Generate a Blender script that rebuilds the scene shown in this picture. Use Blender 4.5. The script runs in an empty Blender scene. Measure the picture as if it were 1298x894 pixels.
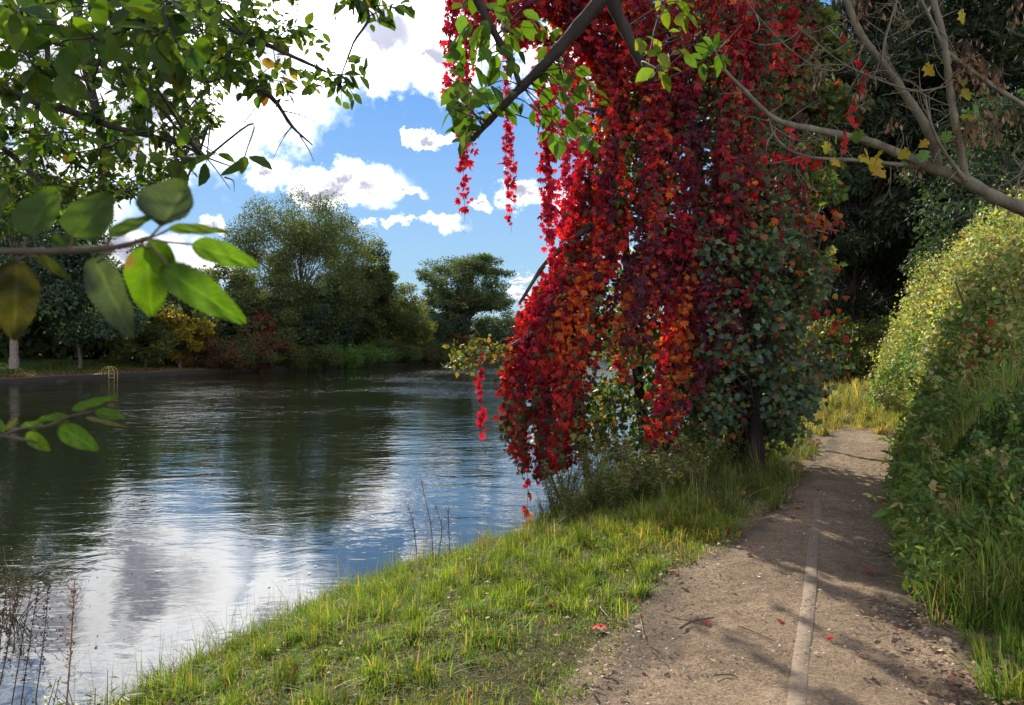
import bpy, math
import numpy as np
from mathutils import Vector
R = math.radians
rng = np.random.default_rng(11)
scene = bpy.context.scene
COL = scene.collection
F = 937.0; CH = 1.6; HY = 440.0; CX = 649.0
WZ = -0.9                                    # water level

def P(x, y, D):
    "world point seen along photo pixel (x, y) at distance D"
    return np.array([(x-CX)/F*D, D, CH-(y-HY)/F*D])
def nz(p, s=1.0, seed=0, octs=3):
    "smooth pseudo noise, about -1..1, p (n,k)"
    p = np.asarray(p, float)
    if p.ndim == 1: p = p[None]
    g = np.random.default_rng(1000+seed); out = np.zeros(len(p)); a = 1.0; tot = 0
    for o in range(octs):
        for _ in range(4):
            k = g.normal(size=p.shape[1]); k /= np.linalg.norm(k)
            out += a*np.sin(p@k*s*(2**o)*g.uniform(.7, 1.4)+g.uniform(0, 6.28))
        tot += a*2.0; a *= .6
    return np.clip(out/tot, -1.5, 1.5)
def norm(v):
    return v/np.maximum(np.linalg.norm(v, axis=-1, keepdims=True), 1e-9)
def smooth(t, a, b):
    t = np.clip((t-a)/(b-a), 0, 1); return t*t*(3-2*t)

# ------------------------------------------------------------------ mesh building
class Geo:
    def __init__(s): s.V = []; s.T = []; s.C = []; s.n = 0
    def add(s, V, T, col=(1, 1, 1)):
        V = np.asarray(V, float).reshape(-1, 3)
        if not len(V): return s
        T = np.asarray(T, int).reshape(-1, 3)
        c = np.asarray(col, float)
        if c.ndim == 1: c = np.tile(c, (len(V), 1))
        s.V.append(V); s.T.append(T+s.n); s.C.append(c); s.n += len(V); return s
    def build(s, name, mat, parent=None, loc=None, smoothed=False):
        V = np.concatenate(s.V); T = np.concatenate(s.T); C = np.concatenate(s.C)
        me = bpy.data.meshes.new(name)
        origin = np.zeros(3) if loc is None else np.asarray(loc, float)
        if parent is not None: origin = np.array(parent.location)
        me.vertices.add(len(V)); me.vertices.foreach_set('co', (V-origin).astype(np.float32).ravel())
        me.loops.add(T.size); me.loops.foreach_set('vertex_index', T.astype(np.int32).ravel())
        me.polygons.add(len(T)); me.polygons.foreach_set('loop_start', np.arange(0, T.size, 3, dtype=np.int32))
        if smoothed: me.polygons.foreach_set('use_smooth', np.ones(len(T), bool))
        me.update(calc_edges=True)
        at = me.attributes.new('pigment', 'FLOAT_COLOR', 'POINT')
        at.data.foreach_set('color', np.concatenate([C, np.ones((len(C), 1))], 1).astype(np.float32).ravel())
        me.materials.append(mat)
        o = bpy.data.objects.new(name, me); COL.objects.link(o)
        if parent is not None: o.parent = parent
        else: o.location = origin
        return o
def thing(name, label, cat, loc=(0, 0, 0), group=None):
    o = bpy.data.objects.new(name, None); COL.objects.link(o)
    o.location = [float(v) for v in loc]; o.empty_display_size = .2
    o['label'] = label; o['category'] = cat
    if group: o['group'] = group
    return o
def tag(o, label=None, cat=None, group=None, kind=None):
    if label: o['label'] = label
    if cat: o['category'] = cat
    if group: o['group'] = group
    if kind: o['kind'] = kind
    return o
def copy_thing(o, loc, rz, sc, label):
    r = o.copy(); COL.objects.link(r); r.location = [float(v) for v in loc]
    r.rotation_euler = (0, 0, rz); r.scale = (sc, sc, sc); r['label'] = label
    for ch in list(o.children):
        c = ch.copy(); COL.objects.link(c); c.parent = r
    return r

# leaf templates: (along, side, up)
def t_dia(w=.28, f=.07, c=-.06):
    return (np.array([[0, 0, 0], [.42, w, f], [1, 0, c], [.42, -w, f]]), np.array([[0, 1, 2], [0, 2, 3]]))
def t_oval(w=.3, f=.06, c=-.12):
    V = [[0, 0, 0], [.35, 0, .0], [.7, 0, c*.4], [1, 0, c],
         [.14, w*.62, f*.6], [.4, w, f], [.72, w*.72, f*.5+c*.4], [.14, -w*.62, f*.6], [.4, -w, f], [.72, -w*.72, f*.5+c*.4]]
    T = [[0, 4, 1], [4, 5, 1], [1, 5, 2], [5, 6, 2], [2, 6, 3], [0, 1, 7], [7, 1, 8], [1, 2, 8], [8, 2, 9], [2, 3, 9]]
    return np.array(V, float), np.array(T)
def t_palm(n=5, spread=75, w=.2):
    V = []; T = []
    for i in range(n):
        a = math.radians(-spread+2*spread*i/(n-1)); L = 1-.35*abs(i-(n-1)/2)/((n-1)/2)
        d = np.array([math.cos(a), math.sin(a)]); s = np.array([-d[1], d[0]])
        b = len(V)
        for (u, v, z) in ((0, 0, 0), (.5, w, .05), (1, 0, -.16), (.5, -w, .05)):
            q = d*u*L+s*v*L; V.append([q[0], q[1], z*L+(.05 if i % 2 else 0)*u])
        T += [[b, b+1, b+2], [b, b+2, b+3]]
    return np.array(V), np.array(T)
def t_maple():
    rim = [(0, .05), (.1, .42), (.32, .3), (.45, .62), (.62, .3), (.82, .22), (1, 0)]
    rim = rim+[(a, -b) for a, b in rim[-2::-1]]
    V = [[.38, 0, .05]]+[[a, b, -.1*(abs(b)+a*.5)] for a, b in rim]
    T = [[0, i, i+1] for i in range(1, len(rim))]
    return np.array(V), np.array(T)
DIA = t_dia(); NARROW = t_dia(.13, .03, -.05); OVAL = t_oval(); PALM = t_palm(5, 58, .17); MAPLE = t_maple(); LANCE = t_oval(.17, .04, -.15)
BROAD = t_dia(.38, .06, -.08)

def leaves(geo, pos, d, n, size, tmpl, col):
    tv, tt = tmpl
    d = norm(d); s = norm(np.cross(n, d)); n2 = np.cross(d, s)
    N = len(pos); size = np.broadcast_to(np.asarray(size, float), (N,))[:, None, None]
    V = pos[:, None]+size*(tv[None, :, :1]*d[:, None]+tv[None, :, 1:2]*s[:, None]+tv[None, :, 2:]*n2[:, None])
    T = tt[None]+(np.arange(N)*len(tv))[:, None, None]
    col = np.asarray(col, float)
    if col.ndim == 1: col = np.tile(col, (N, 1))
    geo.add(V.reshape(-1, 3), T.reshape(-1, 3), np.repeat(col, len(tv), 0))
def tubes(geo, Pn, Rn, sides=5, col=(1, 1, 1)):
    "Pn (n,k,3), Rn (n,k)"
    Pn = np.asarray(Pn, float); Rn = np.asarray(Rn, float)
    n, k, _ = Pn.shape
    tg = norm(np.gradient(Pn, axis=1))
    ref = np.zeros_like(tg); ref[..., 0] = .31; ref[..., 1] = .95; ref[..., 2] = .05
    vert = np.abs(np.einsum('nkj,nkj->nk', tg, norm(ref))) > .95
    ref[vert] = (0, 0, 1)
    a = norm(np.cross(tg, ref)); b = np.cross(tg, a)
    th = np.arange(sides)/sides*2*np.pi
    V = Pn[:, :, None]+Rn[:, :, None, None]*(np.cos(th)[None, None, :, None]*a[:, :, None]+np.sin(th)[None, None, :, None]*b[:, :, None])
    T = []
    for i in range(k-1):
        for j in range(sides):
            j2 = (j+1) % sides; A = i*sides+j; B = i*sides+j2; C = (i+1)*sides+j; D = (i+1)*sides+j2
            T += [[A, B, D], [A, D, C]]
    for j in range(1, sides-1):
        T += [[0, j+1, j], [(k-1)*sides, (k-1)*sides+j, (k-1)*sides+j+1]]
    T = np.array(T)[None]+(np.arange(n)*k*sides)[:, None, None]
    geo.add(V.reshape(-1, 3), T.reshape(-1, 3), col)
def spline(pts, n=24):
    pts = np.asarray(pts, float); k = len(pts)
    if k < 3:
        t = np.linspace(0, 1, n)[:, None]; return pts[0]*(1-t)+pts[-1]*t
    q = np.vstack([2*pts[0]-pts[1], pts, 2*pts[-1]-pts[-2]])
    out = []
    for u in np.linspace(0, k-1-1e-6, n):
        i = int(u); t = u-i; p0, p1, p2, p3 = q[i:i+4]
        out.append(.5*((2*p1)+(-p0+p2)*t+(2*p0-5*p1+4*p2-p3)*t*t+(-p0+3*p1-3*p2+p3)*t**3))
    return np.array(out)
def limb(geo, pts, r0, r1, n=24, sides=7, col=(1, 1, 1), jig=.0):
    q = spline(pts, n); r = np.linspace(r0, r1, n)
    if jig: q = q+rng.normal(0, jig, q.shape)
    r = r*(1+.1*np.sin(np.arange(n)*2.1+rng.uniform(0, 6)))
    tubes(geo, q[None], r[None], sides, col); return q, r
def palette(n, cols, jitter=.18):
    "random pigment per leaf from weighted list [(w,(r,g,b))]"
    w = np.array([c[0] for c in cols], float); w /= w.sum()
    base = np.array([c[1] for c in cols])[rng.choice(len(cols), n, p=w)]
    return np.clip(base*(1+rng.normal(0, jitter, (n, 1)))*(1+rng.normal(0, jitter*.4, (n, 3))), .002, .95)

# ------------------------------------------------------------------ materials
def mat(name):
    m = bpy.data.materials.new(name); m.use_nodes = True
    nt = m.node_tree; nt.nodes.clear(); return m, nt
def node(nt, t, **kw):
    n = nt.nodes.new(t)
    for k, v in kw.items():
        if k.startswith('_'): setattr(n, k[1:], v)
        else: n.inputs[k.replace('__', ' ')].default_value = v
    return n
def leaf_mat(name, trans=.4, rough=.5, spec=.35, tint=(1.35, 1.3, .6), veins=0.0):
    m, nt = mat(name); L = nt.links.new
    out = nt.nodes.new('ShaderNodeOutputMaterial')
    at = nt.nodes.new('ShaderNodeAttribute'); at.attribute_name = 'pigment'
    tc = nt.nodes.new('ShaderNodeTexCoord')
    no = node(nt, 'ShaderNodeTexNoise', Scale=(60.0 if veins else 9.0), Detail=3.0)
    L(tc.outputs['Object'], no.inputs['Vector'])
    mr = node(nt, 'ShaderNodeMapRange'); mr.inputs[3].default_value = .72; mr.inputs[4].default_value = 1.28
    L(no.outputs['Fac'], mr.inputs[0])
    mx = nt.nodes.new('ShaderNodeVectorMath'); mx.operation = 'SCALE'
    L(at.outputs['Color'], mx.inputs[0]); L(mr.outputs[0], mx.inputs['Scale'])
    pr = nt.nodes.new('ShaderNodeBsdfPrincipled')
    pr.inputs['Roughness'].default_value = rough; pr.inputs['Specular IOR Level'].default_value = spec
    L(mx.outputs[0], pr.inputs['Base Color'])
    tr = nt.nodes.new('ShaderNodeBsdfTranslucent')
    tm = nt.nodes.new('ShaderNodeVectorMath'); tm.operation = 'MULTIPLY'; tm.inputs[1].default_value = tint
    L(mx.outputs[0], tm.inputs[0]); L(tm.outputs[0], tr.inputs['Color'])
    ms = nt.nodes.new('ShaderNodeMixShader'); ms.inputs[0].default_value = trans
    L(pr.outputs[0], ms.inputs[1]); L(tr.outputs[0], ms.inputs[2]); L(ms.outputs[0], out.inputs[0])
    if veins:
        bp = node(nt, 'ShaderNodeBump', Strength=.35, Distance=.002); L(no.outputs['Fac'], bp.inputs['Height']); L(bp.outputs[0], pr.inputs['Normal'])
    return m
def solid_mat(name, scale=8.0, lo=.6, hi=1.35, rough=.85, bump=.5, dist=.02, detail=6.0, stretch=(1, 1, 1), spec=.3):
    "pigment attribute broken up by noise, bumped"
    m, nt = mat(name); L = nt.links.new
    out = nt.nodes.new('ShaderNodeOutputMaterial'); pr = nt.nodes.new('ShaderNodeBsdfPrincipled')
    at = nt.nodes.new('ShaderNodeAttribute'); at.attribute_name = 'pigment'
    tc = nt.nodes.new('ShaderNodeTexCoord'); mp = nt.nodes.new('ShaderNodeMapping'); mp.inputs['Scale'].default_value = stretch
    no = node(nt, 'ShaderNodeTexNoise', Scale=scale, Detail=detail, Roughness=.62)
    L(tc.outputs['Object'], mp.inputs[0]); L(mp.outputs[0], no.inputs['Vector'])
    mr = node(nt, 'ShaderNodeMapRange'); mr.inputs[1].default_value = .3; mr.inputs[2].default_value = .7
    mr.inputs[3].default_value = lo; mr.inputs[4].default_value = hi
    L(no.outputs['Fac'], mr.inputs[0])
    mx = nt.nodes.new('ShaderNodeVectorMath'); mx.operation = 'SCALE'
    L(at.outputs['Color'], mx.inputs[0]); L(mr.outputs[0], mx.inputs['Scale'])
    L(mx.outputs[0], pr.inputs['Base Color'])
    pr.inputs['Roughness'].default_value = rough; pr.inputs['Specular IOR Level'].default_value = spec
    bp = node(nt, 'ShaderNodeBump', Strength=bump, Distance=dist)
    L(no.outputs['Fac'], bp.inputs['Height']); L(bp.outputs[0], pr.inputs['Normal']); L(pr.outputs[0], out.inputs[0])
    return m
M_leaf = leaf_mat('leaf', .5); M_far = leaf_mat('far_leaf', .45, .6, .25)
M_dark = leaf_mat('conifer_leaf', .12, .65, .2)
M_red = leaf_mat('creeper_leaf', .45, .5, .3, (1.5, .75, .6))
M_big = leaf_mat('near_leaf', .5, .58, .25, (1.3, 1.25, .35), veins=1)
M_grass = leaf_mat('grass_blade', .42, .6, .2, (1.3, 1.15, .5))
M_bark = solid_mat('bark', 14, .5, 1.5, .9, .7, .02, stretch=(1, 1, .3))
M_twig = solid_mat('twig', 40, .7, 1.3, .8, .3, .004)
M_dry = solid_mat('dry_stalk', 60, .7, 1.3, .8, .2, .002)
M_rock = solid_mat('rock', 9, .6, 1.4, .85, .8, .03)
M_litter = solid_mat('dead_leaf', 60, .6, 1.4, .75, .5, .003)
M_conc = solid_mat('worn_concrete', 30, .7, 1.2, .9, .6, .006)
M_paint = solid_mat('yellow_paint', 20, .8, 1.1, .45, .1, .002, spec=.5)

def soil_mat(name, big=1.0):
    m, nt = mat(name); L = nt.links.new
    out = nt.nodes.new('ShaderNodeOutputMaterial'); pr = nt.nodes.new('ShaderNodeBsdfPrincipled')
    at = nt.nodes.new('ShaderNodeAttribute'); at.attribute_name = 'pigment'
    tc = nt.nodes.new('ShaderNodeTexCoord')
    def N(s, d=8.0, r=.6):
        n = node(nt, 'ShaderNodeTexNoise', Scale=s, Detail=d, Roughness=r); L(tc.outputs['Object'], n.inputs['Vector']); return n
    a = N(1.6, 6.0, .6); b = N(55.0, 6.0, .75); c = N(9.0, 6.0, .7)
    vo = node(nt, 'ShaderNodeTexVoronoi', Scale=70.0); L(tc.outputs['Object'], vo.inputs['Vector'])
    def mr(src, i1, i2, o1, o2):
        q = node(nt, 'ShaderNodeMapRange'); q.inputs[1].default_value = i1; q.inputs[2].default_value = i2; q.inputs[3].default_value = o1; q.inputs[4].default_value = o2
        L(src, q.inputs[0]); return q.outputs[0]
    def mul(x, y):
        q = nt.nodes.new('ShaderNodeMath'); q.operation = 'MULTIPLY'; L(x, q.inputs[0]); L(y, q.inputs[1]); return q.outputs[0]
    f = mul(mul(mr(a.outputs['Fac'], .3, .7, .75, 1.2), mr(b.outputs['Fac'], .35, .7, .5, 1.45)), mr(c.outputs['Fac'], .3, .7, .8, 1.15))
    sc = nt.nodes.new('ShaderNodeVectorMath'); sc.operation = 'SCALE'; L(at.outputs['Color'], sc.inputs[0]); L(f, sc.inputs['Scale'])
    L(sc.outputs[0], pr.inputs['Base Color']); pr.inputs['Roughness'].default_value = .95; pr.inputs['Specular IOR Level'].default_value = .15
    ad = nt.nodes.new('ShaderNodeMath'); ad.operation = 'MULTIPLY_ADD'; L(c.outputs['Fac'], ad.inputs[0]); ad.inputs[1].default_value = 2.5; L(b.outputs['Fac'], ad.inputs[2])
    bp = node(nt, 'ShaderNodeBump', Strength=1.0, Distance=.02); L(ad.outputs[0], bp.inputs['Height'])
    bp2 = node(nt, 'ShaderNodeBump', Strength=.35, Distance=.006); L(vo.outputs['Distance'], bp2.inputs['Height']); L(bp.outputs[0], bp2.inputs['Normal'])
    L(bp2.outputs[0], pr.inputs['Normal']); L(pr.outputs[0], out.inputs[0]); return m
M_soil = soil_mat('soil')

def water_mat():
    m, nt = mat('canal_water'); L = nt.links.new
    out = nt.nodes.new('ShaderNodeOutputMaterial'); pr = nt.nodes.new('ShaderNodeBsdfPrincipled')
    pr.inputs['Base Color'].default_value = (.012, .016, .008, 1); pr.inputs['Roughness'].default_value = .02
    pr.inputs['IOR'].default_value = WATER_IOR
    tc = nt.nodes.new('ShaderNodeTexCoord')
    def N(s, st, d, r=.5, dist=0.0, rot=0.0):
        mp = nt.nodes.new('ShaderNodeMapping'); mp.inputs['Scale'].default_value = st; mp.inputs['Rotation'].default_value = (0, 0, rot)
        L(tc.outputs['Object'], mp.inputs[0])
        n = node(nt, 'ShaderNodeTexNoise', Scale=s, Detail=d, Roughness=r, Distortion=dist); L(mp.outputs[0], n.inputs['Vector']); return n.outputs['Fac']
    def mth(op, a, b):
        q = nt.nodes.new('ShaderNodeMath'); q.operation = op
        for i, v in enumerate((a, b)):
            if isinstance(v, (int, float)): q.inputs[i].default_value = v
            else: L(v, q.inputs[i])
        return q.outputs[0]
    swell = N(.55, (.55, 1, 1), 2.0, .5, .6, .25); mid = N(2.2, (.5, 1, 1), 3.0, .55, .8, .15); fine = N(8.0, (.55, 1, 1), 2.0, .5, .5, .1)
    patch = N(.09, (1, 1, 1), 2.0)
    mr = node(nt, 'ShaderNodeMapRange'); mr.inputs[1].default_value = .4; mr.inputs[2].default_value = .62; mr.inputs[3].default_value = .45; mr.inputs[4].default_value = 1.25
    L(patch, mr.inputs[0])
    # wind-ruffled reach further out, calm under the near bank
    sep = nt.nodes.new('ShaderNodeSeparateXYZ'); L(tc.outputs['Object'], sep.inputs[0])
    md = node(nt, 'ShaderNodeMapRange'); md.inputs[1].default_value = 6; md.inputs[2].default_value = 75; md.inputs[3].default_value = .5; md.inputs[4].default_value = 5.0
    L(sep.outputs['Y'], md.inputs[0])
    h = mth('ADD', mth('MULTIPLY', swell, .026), mth('ADD', mth('MULTIPLY', mid, .015), mth('MULTIPLY', fine, .003)))
    h = mth('MULTIPLY', h, mth('MULTIPLY', mr.outputs[0], md.outputs[0]))
    bp = node(nt, 'ShaderNodeBump', Strength=1.0, Distance=1.0); L(h, bp.inputs['Height']); L(bp.outputs[0], pr.inputs['Normal'])
    L(pr.outputs[0], out.inputs[0]); return m
WATER_IOR = 2.25
M_water = water_mat()

# ------------------------------------------------------------------ terrain
NEAR = np.array([(-60, -60), (-20, -16), (-8, -1.5), (-3.5, 2.4), (-2.75, 4.2), (-2.4, 5.3), (-1.85, 6.5), (-1.2, 7.7), (-.45, 8.3), (0, 8.9), (.35, 9.8), (.7, 10.8),
                 (1.5, 13), (3.5, 17), (6, 24), (12, 38), (24, 60), (45, 92), (90, 130), (200, 180)], float)
FAR = np.array([(-90, -60), (-46, -10), (-38, 25), (-33.9, 48.8), (-31.8, 58), (-29.3, 68.9), (-22, 83.6), (-15.5, 97.6), (-8.2, 111), (-1, 117.5), (20, 130), (60, 152), (110, 180), (200, 240)], float)
POLY = np.vstack([NEAR, FAR[::-1]])
def segdist(x, y, L_):
    best = np.full(x.shape, 1e9)
    for a, b in zip(L_[:-1], L_[1:]):
        ab = b-a; t = np.clip(((x-a[0])*ab[0]+(y-a[1])*ab[1])/(ab@ab), 0, 1)
        best = np.minimum(best, np.hypot(x-a[0]-t*ab[0], y-a[1]-t*ab[1]))
    return best
def inside(x, y, poly):
    r = np.zeros(x.shape, bool)
    for a, b in zip(poly, np.roll(poly, -1, 0)):
        c = (a[1] > y) != (b[1] > y)
        xi = a[0]+(y-a[1])/np.where(abs(b[1]-a[1]) < 1e-9, 1e-9, b[1]-a[1])*(b[0]-a[0])
        r ^= c & (x < xi)
    return r
def gz(x, y):
    x = np.atleast_1d(np.asarray(x, float)); y = np.atleast_1d(np.asarray(y, float))
    dn = segdist(x, y, NEAR); df = segdist(x, y, FAR); w = inside(x, y, POLY)
    d2 = np.stack([x.ravel(), y.ravel()], 1)
    wob = nz(d2, 1.3, 3).reshape(x.shape)
    zn = np.interp(dn, [0, .1, .5, 1.3, 2.2, 3.2, 8], [-.98, -.72, -.55, -.3, -.08, 0, 0])+.025*wob*smooth(dn, .1, 1)
    zf = np.interp(df, [0, .15, 2, 8, 20, 60, 200], [-1.1, -.5, -.35, .3, .8, 2, 4])+.06*wob*smooth(df, .5, 3)
    land = np.where(dn < df, zn, zf)
    bed = -1.0-np.clip(np.minimum(dn, df)*.5, 0, 1.3)
    return np.where(w, bed, land)
def gz1(x, y): return float(gz(x, y)[0])

def steps(*segs):
    out = []
    for a, b, s in segs: out += list(np.arange(a, b, s))
    return np.array(out)
xs = steps((-600, -60, 30), (-60, -8, .9), (-8, 13, .1), (13, 60, 1.2), (60, 601, 30))
ys = steps((-60, -4, 2.5), (-4, 22, .1), (22, 135, .9), (135, 760, 25))
gx, gy = np.meshgrid(xs, ys); gh = gz(gx, gy)
n1, n0 = gx.shape
idx = np.arange(n1*n0).reshape(n1, n0)
a = idx[:-1, :-1].ravel(); b = idx[:-1, 1:].ravel(); c = idx[1:, 1:].ravel(); d = idx[1:, :-1].ravel()
T = np.concatenate([np.stack([a, b, c], 1), np.stack([a, c, d], 1)])
xf, yf = gx.ravel(), gy.ravel()
soil = np.array([.15, .105, .065]); turf = np.array([.05, .075, .018]); moss = np.array([.085, .085, .03])
nn = nz(np.stack([xf, yf], 1), 1.7, 5)
colr = np.where((nn > .3)[:, None], soil*.7, moss*[1.0, .9, .8])
farl = (segdist(xf, yf, FAR) < segdist(xf, yf, NEAR)) | (yf > 14)
colr[farl] = turf*(1+.5*nn[farl])[:, None]
brn = farl & (segdist(xf, yf, FAR) < 3.2); colr[brn] = np.array([.075, .065, .03])*(1+.3*nn[brn])[:, None]
pe = (xf > np.interp(yf, [-2, 3.3, 6.25, 11.5, 15, 17], [-1.9, .1, 1.7, 4.6, 6.2, 5])) & (xf < np.interp(yf, [-2, 3.3, 7.5, 15, 17], [1.2, 2.6, 4.4, 8.2, 8])) & (yf < 14.3) & (yf > -3)
colr[pe] = np.array([.3, .22, .14])*(1+.25*nn[pe])[:, None]
Geo().add(np.stack([xf, yf, gh.ravel()], 1), T, np.clip(colr, .01, 1)).build('ground', M_soil, smoothed=True)['kind'] = 'structure'

# water sheet
wx = POLY.copy()
me = bpy.data.meshes.new('water')
from mathutils.geometry import tessellate_polygon
ring = [Vector((p[0], p[1], 0)) for p in np.vstack([NEAR+np.array([.6, -.5]), (FAR+np.array([-.6, .6]))[::-1]])]
tri = tessellate_polygon([ring])
me.from_pydata([(v.x, v.y, WZ) for v in ring], [], [list(t) for t in tri]); me.update()
me.materials.append(M_water)
wat = bpy.data.objects.new('water', me); COL.objects.link(wat); wat['kind'] = 'structure'
if me.polygons[0].normal.z < 0: me.flip_normals()

# path: ruled sheet between its two edges
PL = np.array([(-1.6, -2), (-.7, 0), (.1, 2.4), (.285, 3.3), (.66, 4.41), (1.11, 5.17), (1.87, 6.25), (2.8, 7.5), (3.7, 9.4), (4.8, 11.5), (6.3, 15), (6.0, 16), (5.5, 16.9), (5.5, 40)], float)
PR = np.array([(.35, -2), (.85, 0), (1.55, 2.4), (1.95, 3.3), (2.4, 4.3), (2.75, 5.1), (3.25, 6.2), (3.85, 7.5), (4.9, 9.4), (6.1, 11.5), (7.86, 15), (7.95, 16), (8.2, 17), (9.8, 20), (11.5, 23)], float)
def xr(y): return np.interp(y, PR[:, 1], PR[:, 0])
def xl(y): return np.interp(y, PL[:, 1], PL[:, 0])
v = np.concatenate([np.arange(-2, 8, .035), np.arange(8, 15.35, .07)]); u = np.linspace(0, 1, 61)
uu, vv = np.meshgrid(u, v)
rag = .10*nz(np.stack([v, v*0], 1), 3.1, 8); rag2 = .10*nz(np.stack([v, v*0], 1), 2.7, 9)
tp_ = smooth(v, 13.2, 15.3)**1.3
X = ((xl(v)+rag)*(1-tp_)+6.75*tp_)[:, None]*(1-uu)+((xr(v)+rag2+.25)*(1-tp_)+6.8*tp_)[:, None]*uu
q = np.stack([X.ravel(), vv.ravel()], 1)
edge = np.minimum(uu, 1-uu).ravel()
xk = 1.23+(q[:, 1]-3.3)*.435
relief = .012*nz(q, 7, 21)+.007*nz(q, 21, 22, 2)+.004*nz(q, 60, 23, 2)
relief -= .018*np.exp(-((q[:, 0]-xk-.55)/.28)**2)+.014*np.exp(-((q[:, 0]-xk+.75)/.35)**2)
relief = relief*(1-np.exp(-((q[:, 0]-xk-.04)/.11)**2)*(q[:, 1] < 8.5))
Z = gz(q[:, 0], q[:, 1])+.012+(relief+.012)*smooth(edge, 0, .08)-.05*(1-smooth(edge, 0, .03))
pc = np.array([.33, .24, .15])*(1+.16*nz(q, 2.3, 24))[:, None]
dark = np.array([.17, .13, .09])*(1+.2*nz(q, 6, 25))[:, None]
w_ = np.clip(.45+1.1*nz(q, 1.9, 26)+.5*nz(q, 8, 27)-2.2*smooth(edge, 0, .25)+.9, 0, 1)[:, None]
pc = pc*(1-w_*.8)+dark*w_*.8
i = np.arange(len(v)*61).reshape(len(v), 61)
a, b, c, d = i[:-1, :-1].ravel(), i[:-1, 1:].ravel(), i[1:, 1:].ravel(), i[1:, :-1].ravel()
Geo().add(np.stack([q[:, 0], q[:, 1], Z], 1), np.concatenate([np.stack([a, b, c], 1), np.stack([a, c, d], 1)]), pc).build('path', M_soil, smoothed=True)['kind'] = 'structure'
# narrow concrete edging strip sunk in the path
g = Geo(); s0 = np.linspace(-2, 9.3, 260); kx = 1.275+(s0-3.3)*.435+.006*np.sin(s0*3)
prof = np.array([(-.05, -.05), (-.04, .012), (-.036, .016), (.036, .016), (.04, .012), (.05, -.05)])
pn = norm(np.array([[1, -.435]]))[0]
zz = gz(kx, s0)+.012
zz = zz-.03*smooth(s0, 7.3, 9.0)+.003*nz(s0[:, None], 6, 31)+.005*nz(s0[:, None], .9, 33)+.001
wid = 1+.02*nz(s0[:, None], 9, 32)
V = np.stack([kx[:, None]+prof[None, :, 0]*wid[:, None]*pn[0], s0[:, None]+prof[None, :, 0]*wid[:, None]*pn[1], zz[:, None]+prof[None, :, 1]+.0*kx[:, None]], 2)
k6 = np.arange(260*6).reshape(260, 6); T = []
for j in range(5):
    a, b, c, d = k6[:-1, j], k6[:-1, j+1], k6[1:, j+1], k6[1:, j]
    T += [np.stack([a, b, c], 1), np.stack([a, c, d], 1)]
T.append(np.array([[0, 1, 2], [0, 2, 3], [0, 3, 4], [0, 4, 5]]))
g.add(V.reshape(-1, 3), np.concatenate(T), (.245, .185, .122)).build('path_edging', M_conc)['kind'] = 'structure'

# ------------------------------------------------------------------ grass
def blades(geo, x, y, h, w, col, lean=.5, z=None, clump=None):
    n = len(x); z = gz(x, y) if z is None else z
    ang = rng.uniform(0, 2*np.pi, n)
    if clump is not None: ang = clump+rng.normal(0, .9, n)
    ld = np.stack([np.cos(ang), np.sin(ang), np.zeros(n)], 1)
    sa = ang+np.pi/2+rng.normal(0, .6, n); sd = np.stack([np.cos(sa), np.sin(sa), np.zeros(n)], 1)
    ln = np.abs(rng.normal(0, lean, n))
    base = np.stack([x, y, z-.01], 1); rows = []
    for t, ww in ((0, 1), (.4, .9), (.75, .6)):
        c_ = base+ld*(h*ln*t*t)[:, None]; c_[:, 2] += h*t*(1-.35*ln*t)
        rows += [c_-sd*(w*ww/2)[:, None], c_+sd*(w*ww/2)[:, None]]
    c_ = base+ld*(h*ln)[:, None]; c_[:, 2] += h*(1-.35*ln); rows.append(c_)
    V = np.stack(rows, 1)
    T = np.array([[0, 1, 3], [0, 3, 2], [2, 3, 5], [2, 5, 4], [4, 5, 6]])
    T = T[None]+(np.arange(n)*7)[:, None, None]
    geo.add(V.reshape(-1, 3), T.reshape(-1, 3), np.repeat(col, 7, 0))
def landmask(x, y, m=.0):
    return (~inside(x, y, POLY)) & (segdist(x, y, NEAR) > m)
GREEN = [(6, (.15, .25, .025)), (4, (.1, .19, .022)), (3, (.24, .3, .04)), (1.1, (.36, .3, .1)), (.6, (.4, .32, .15))]
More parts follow.
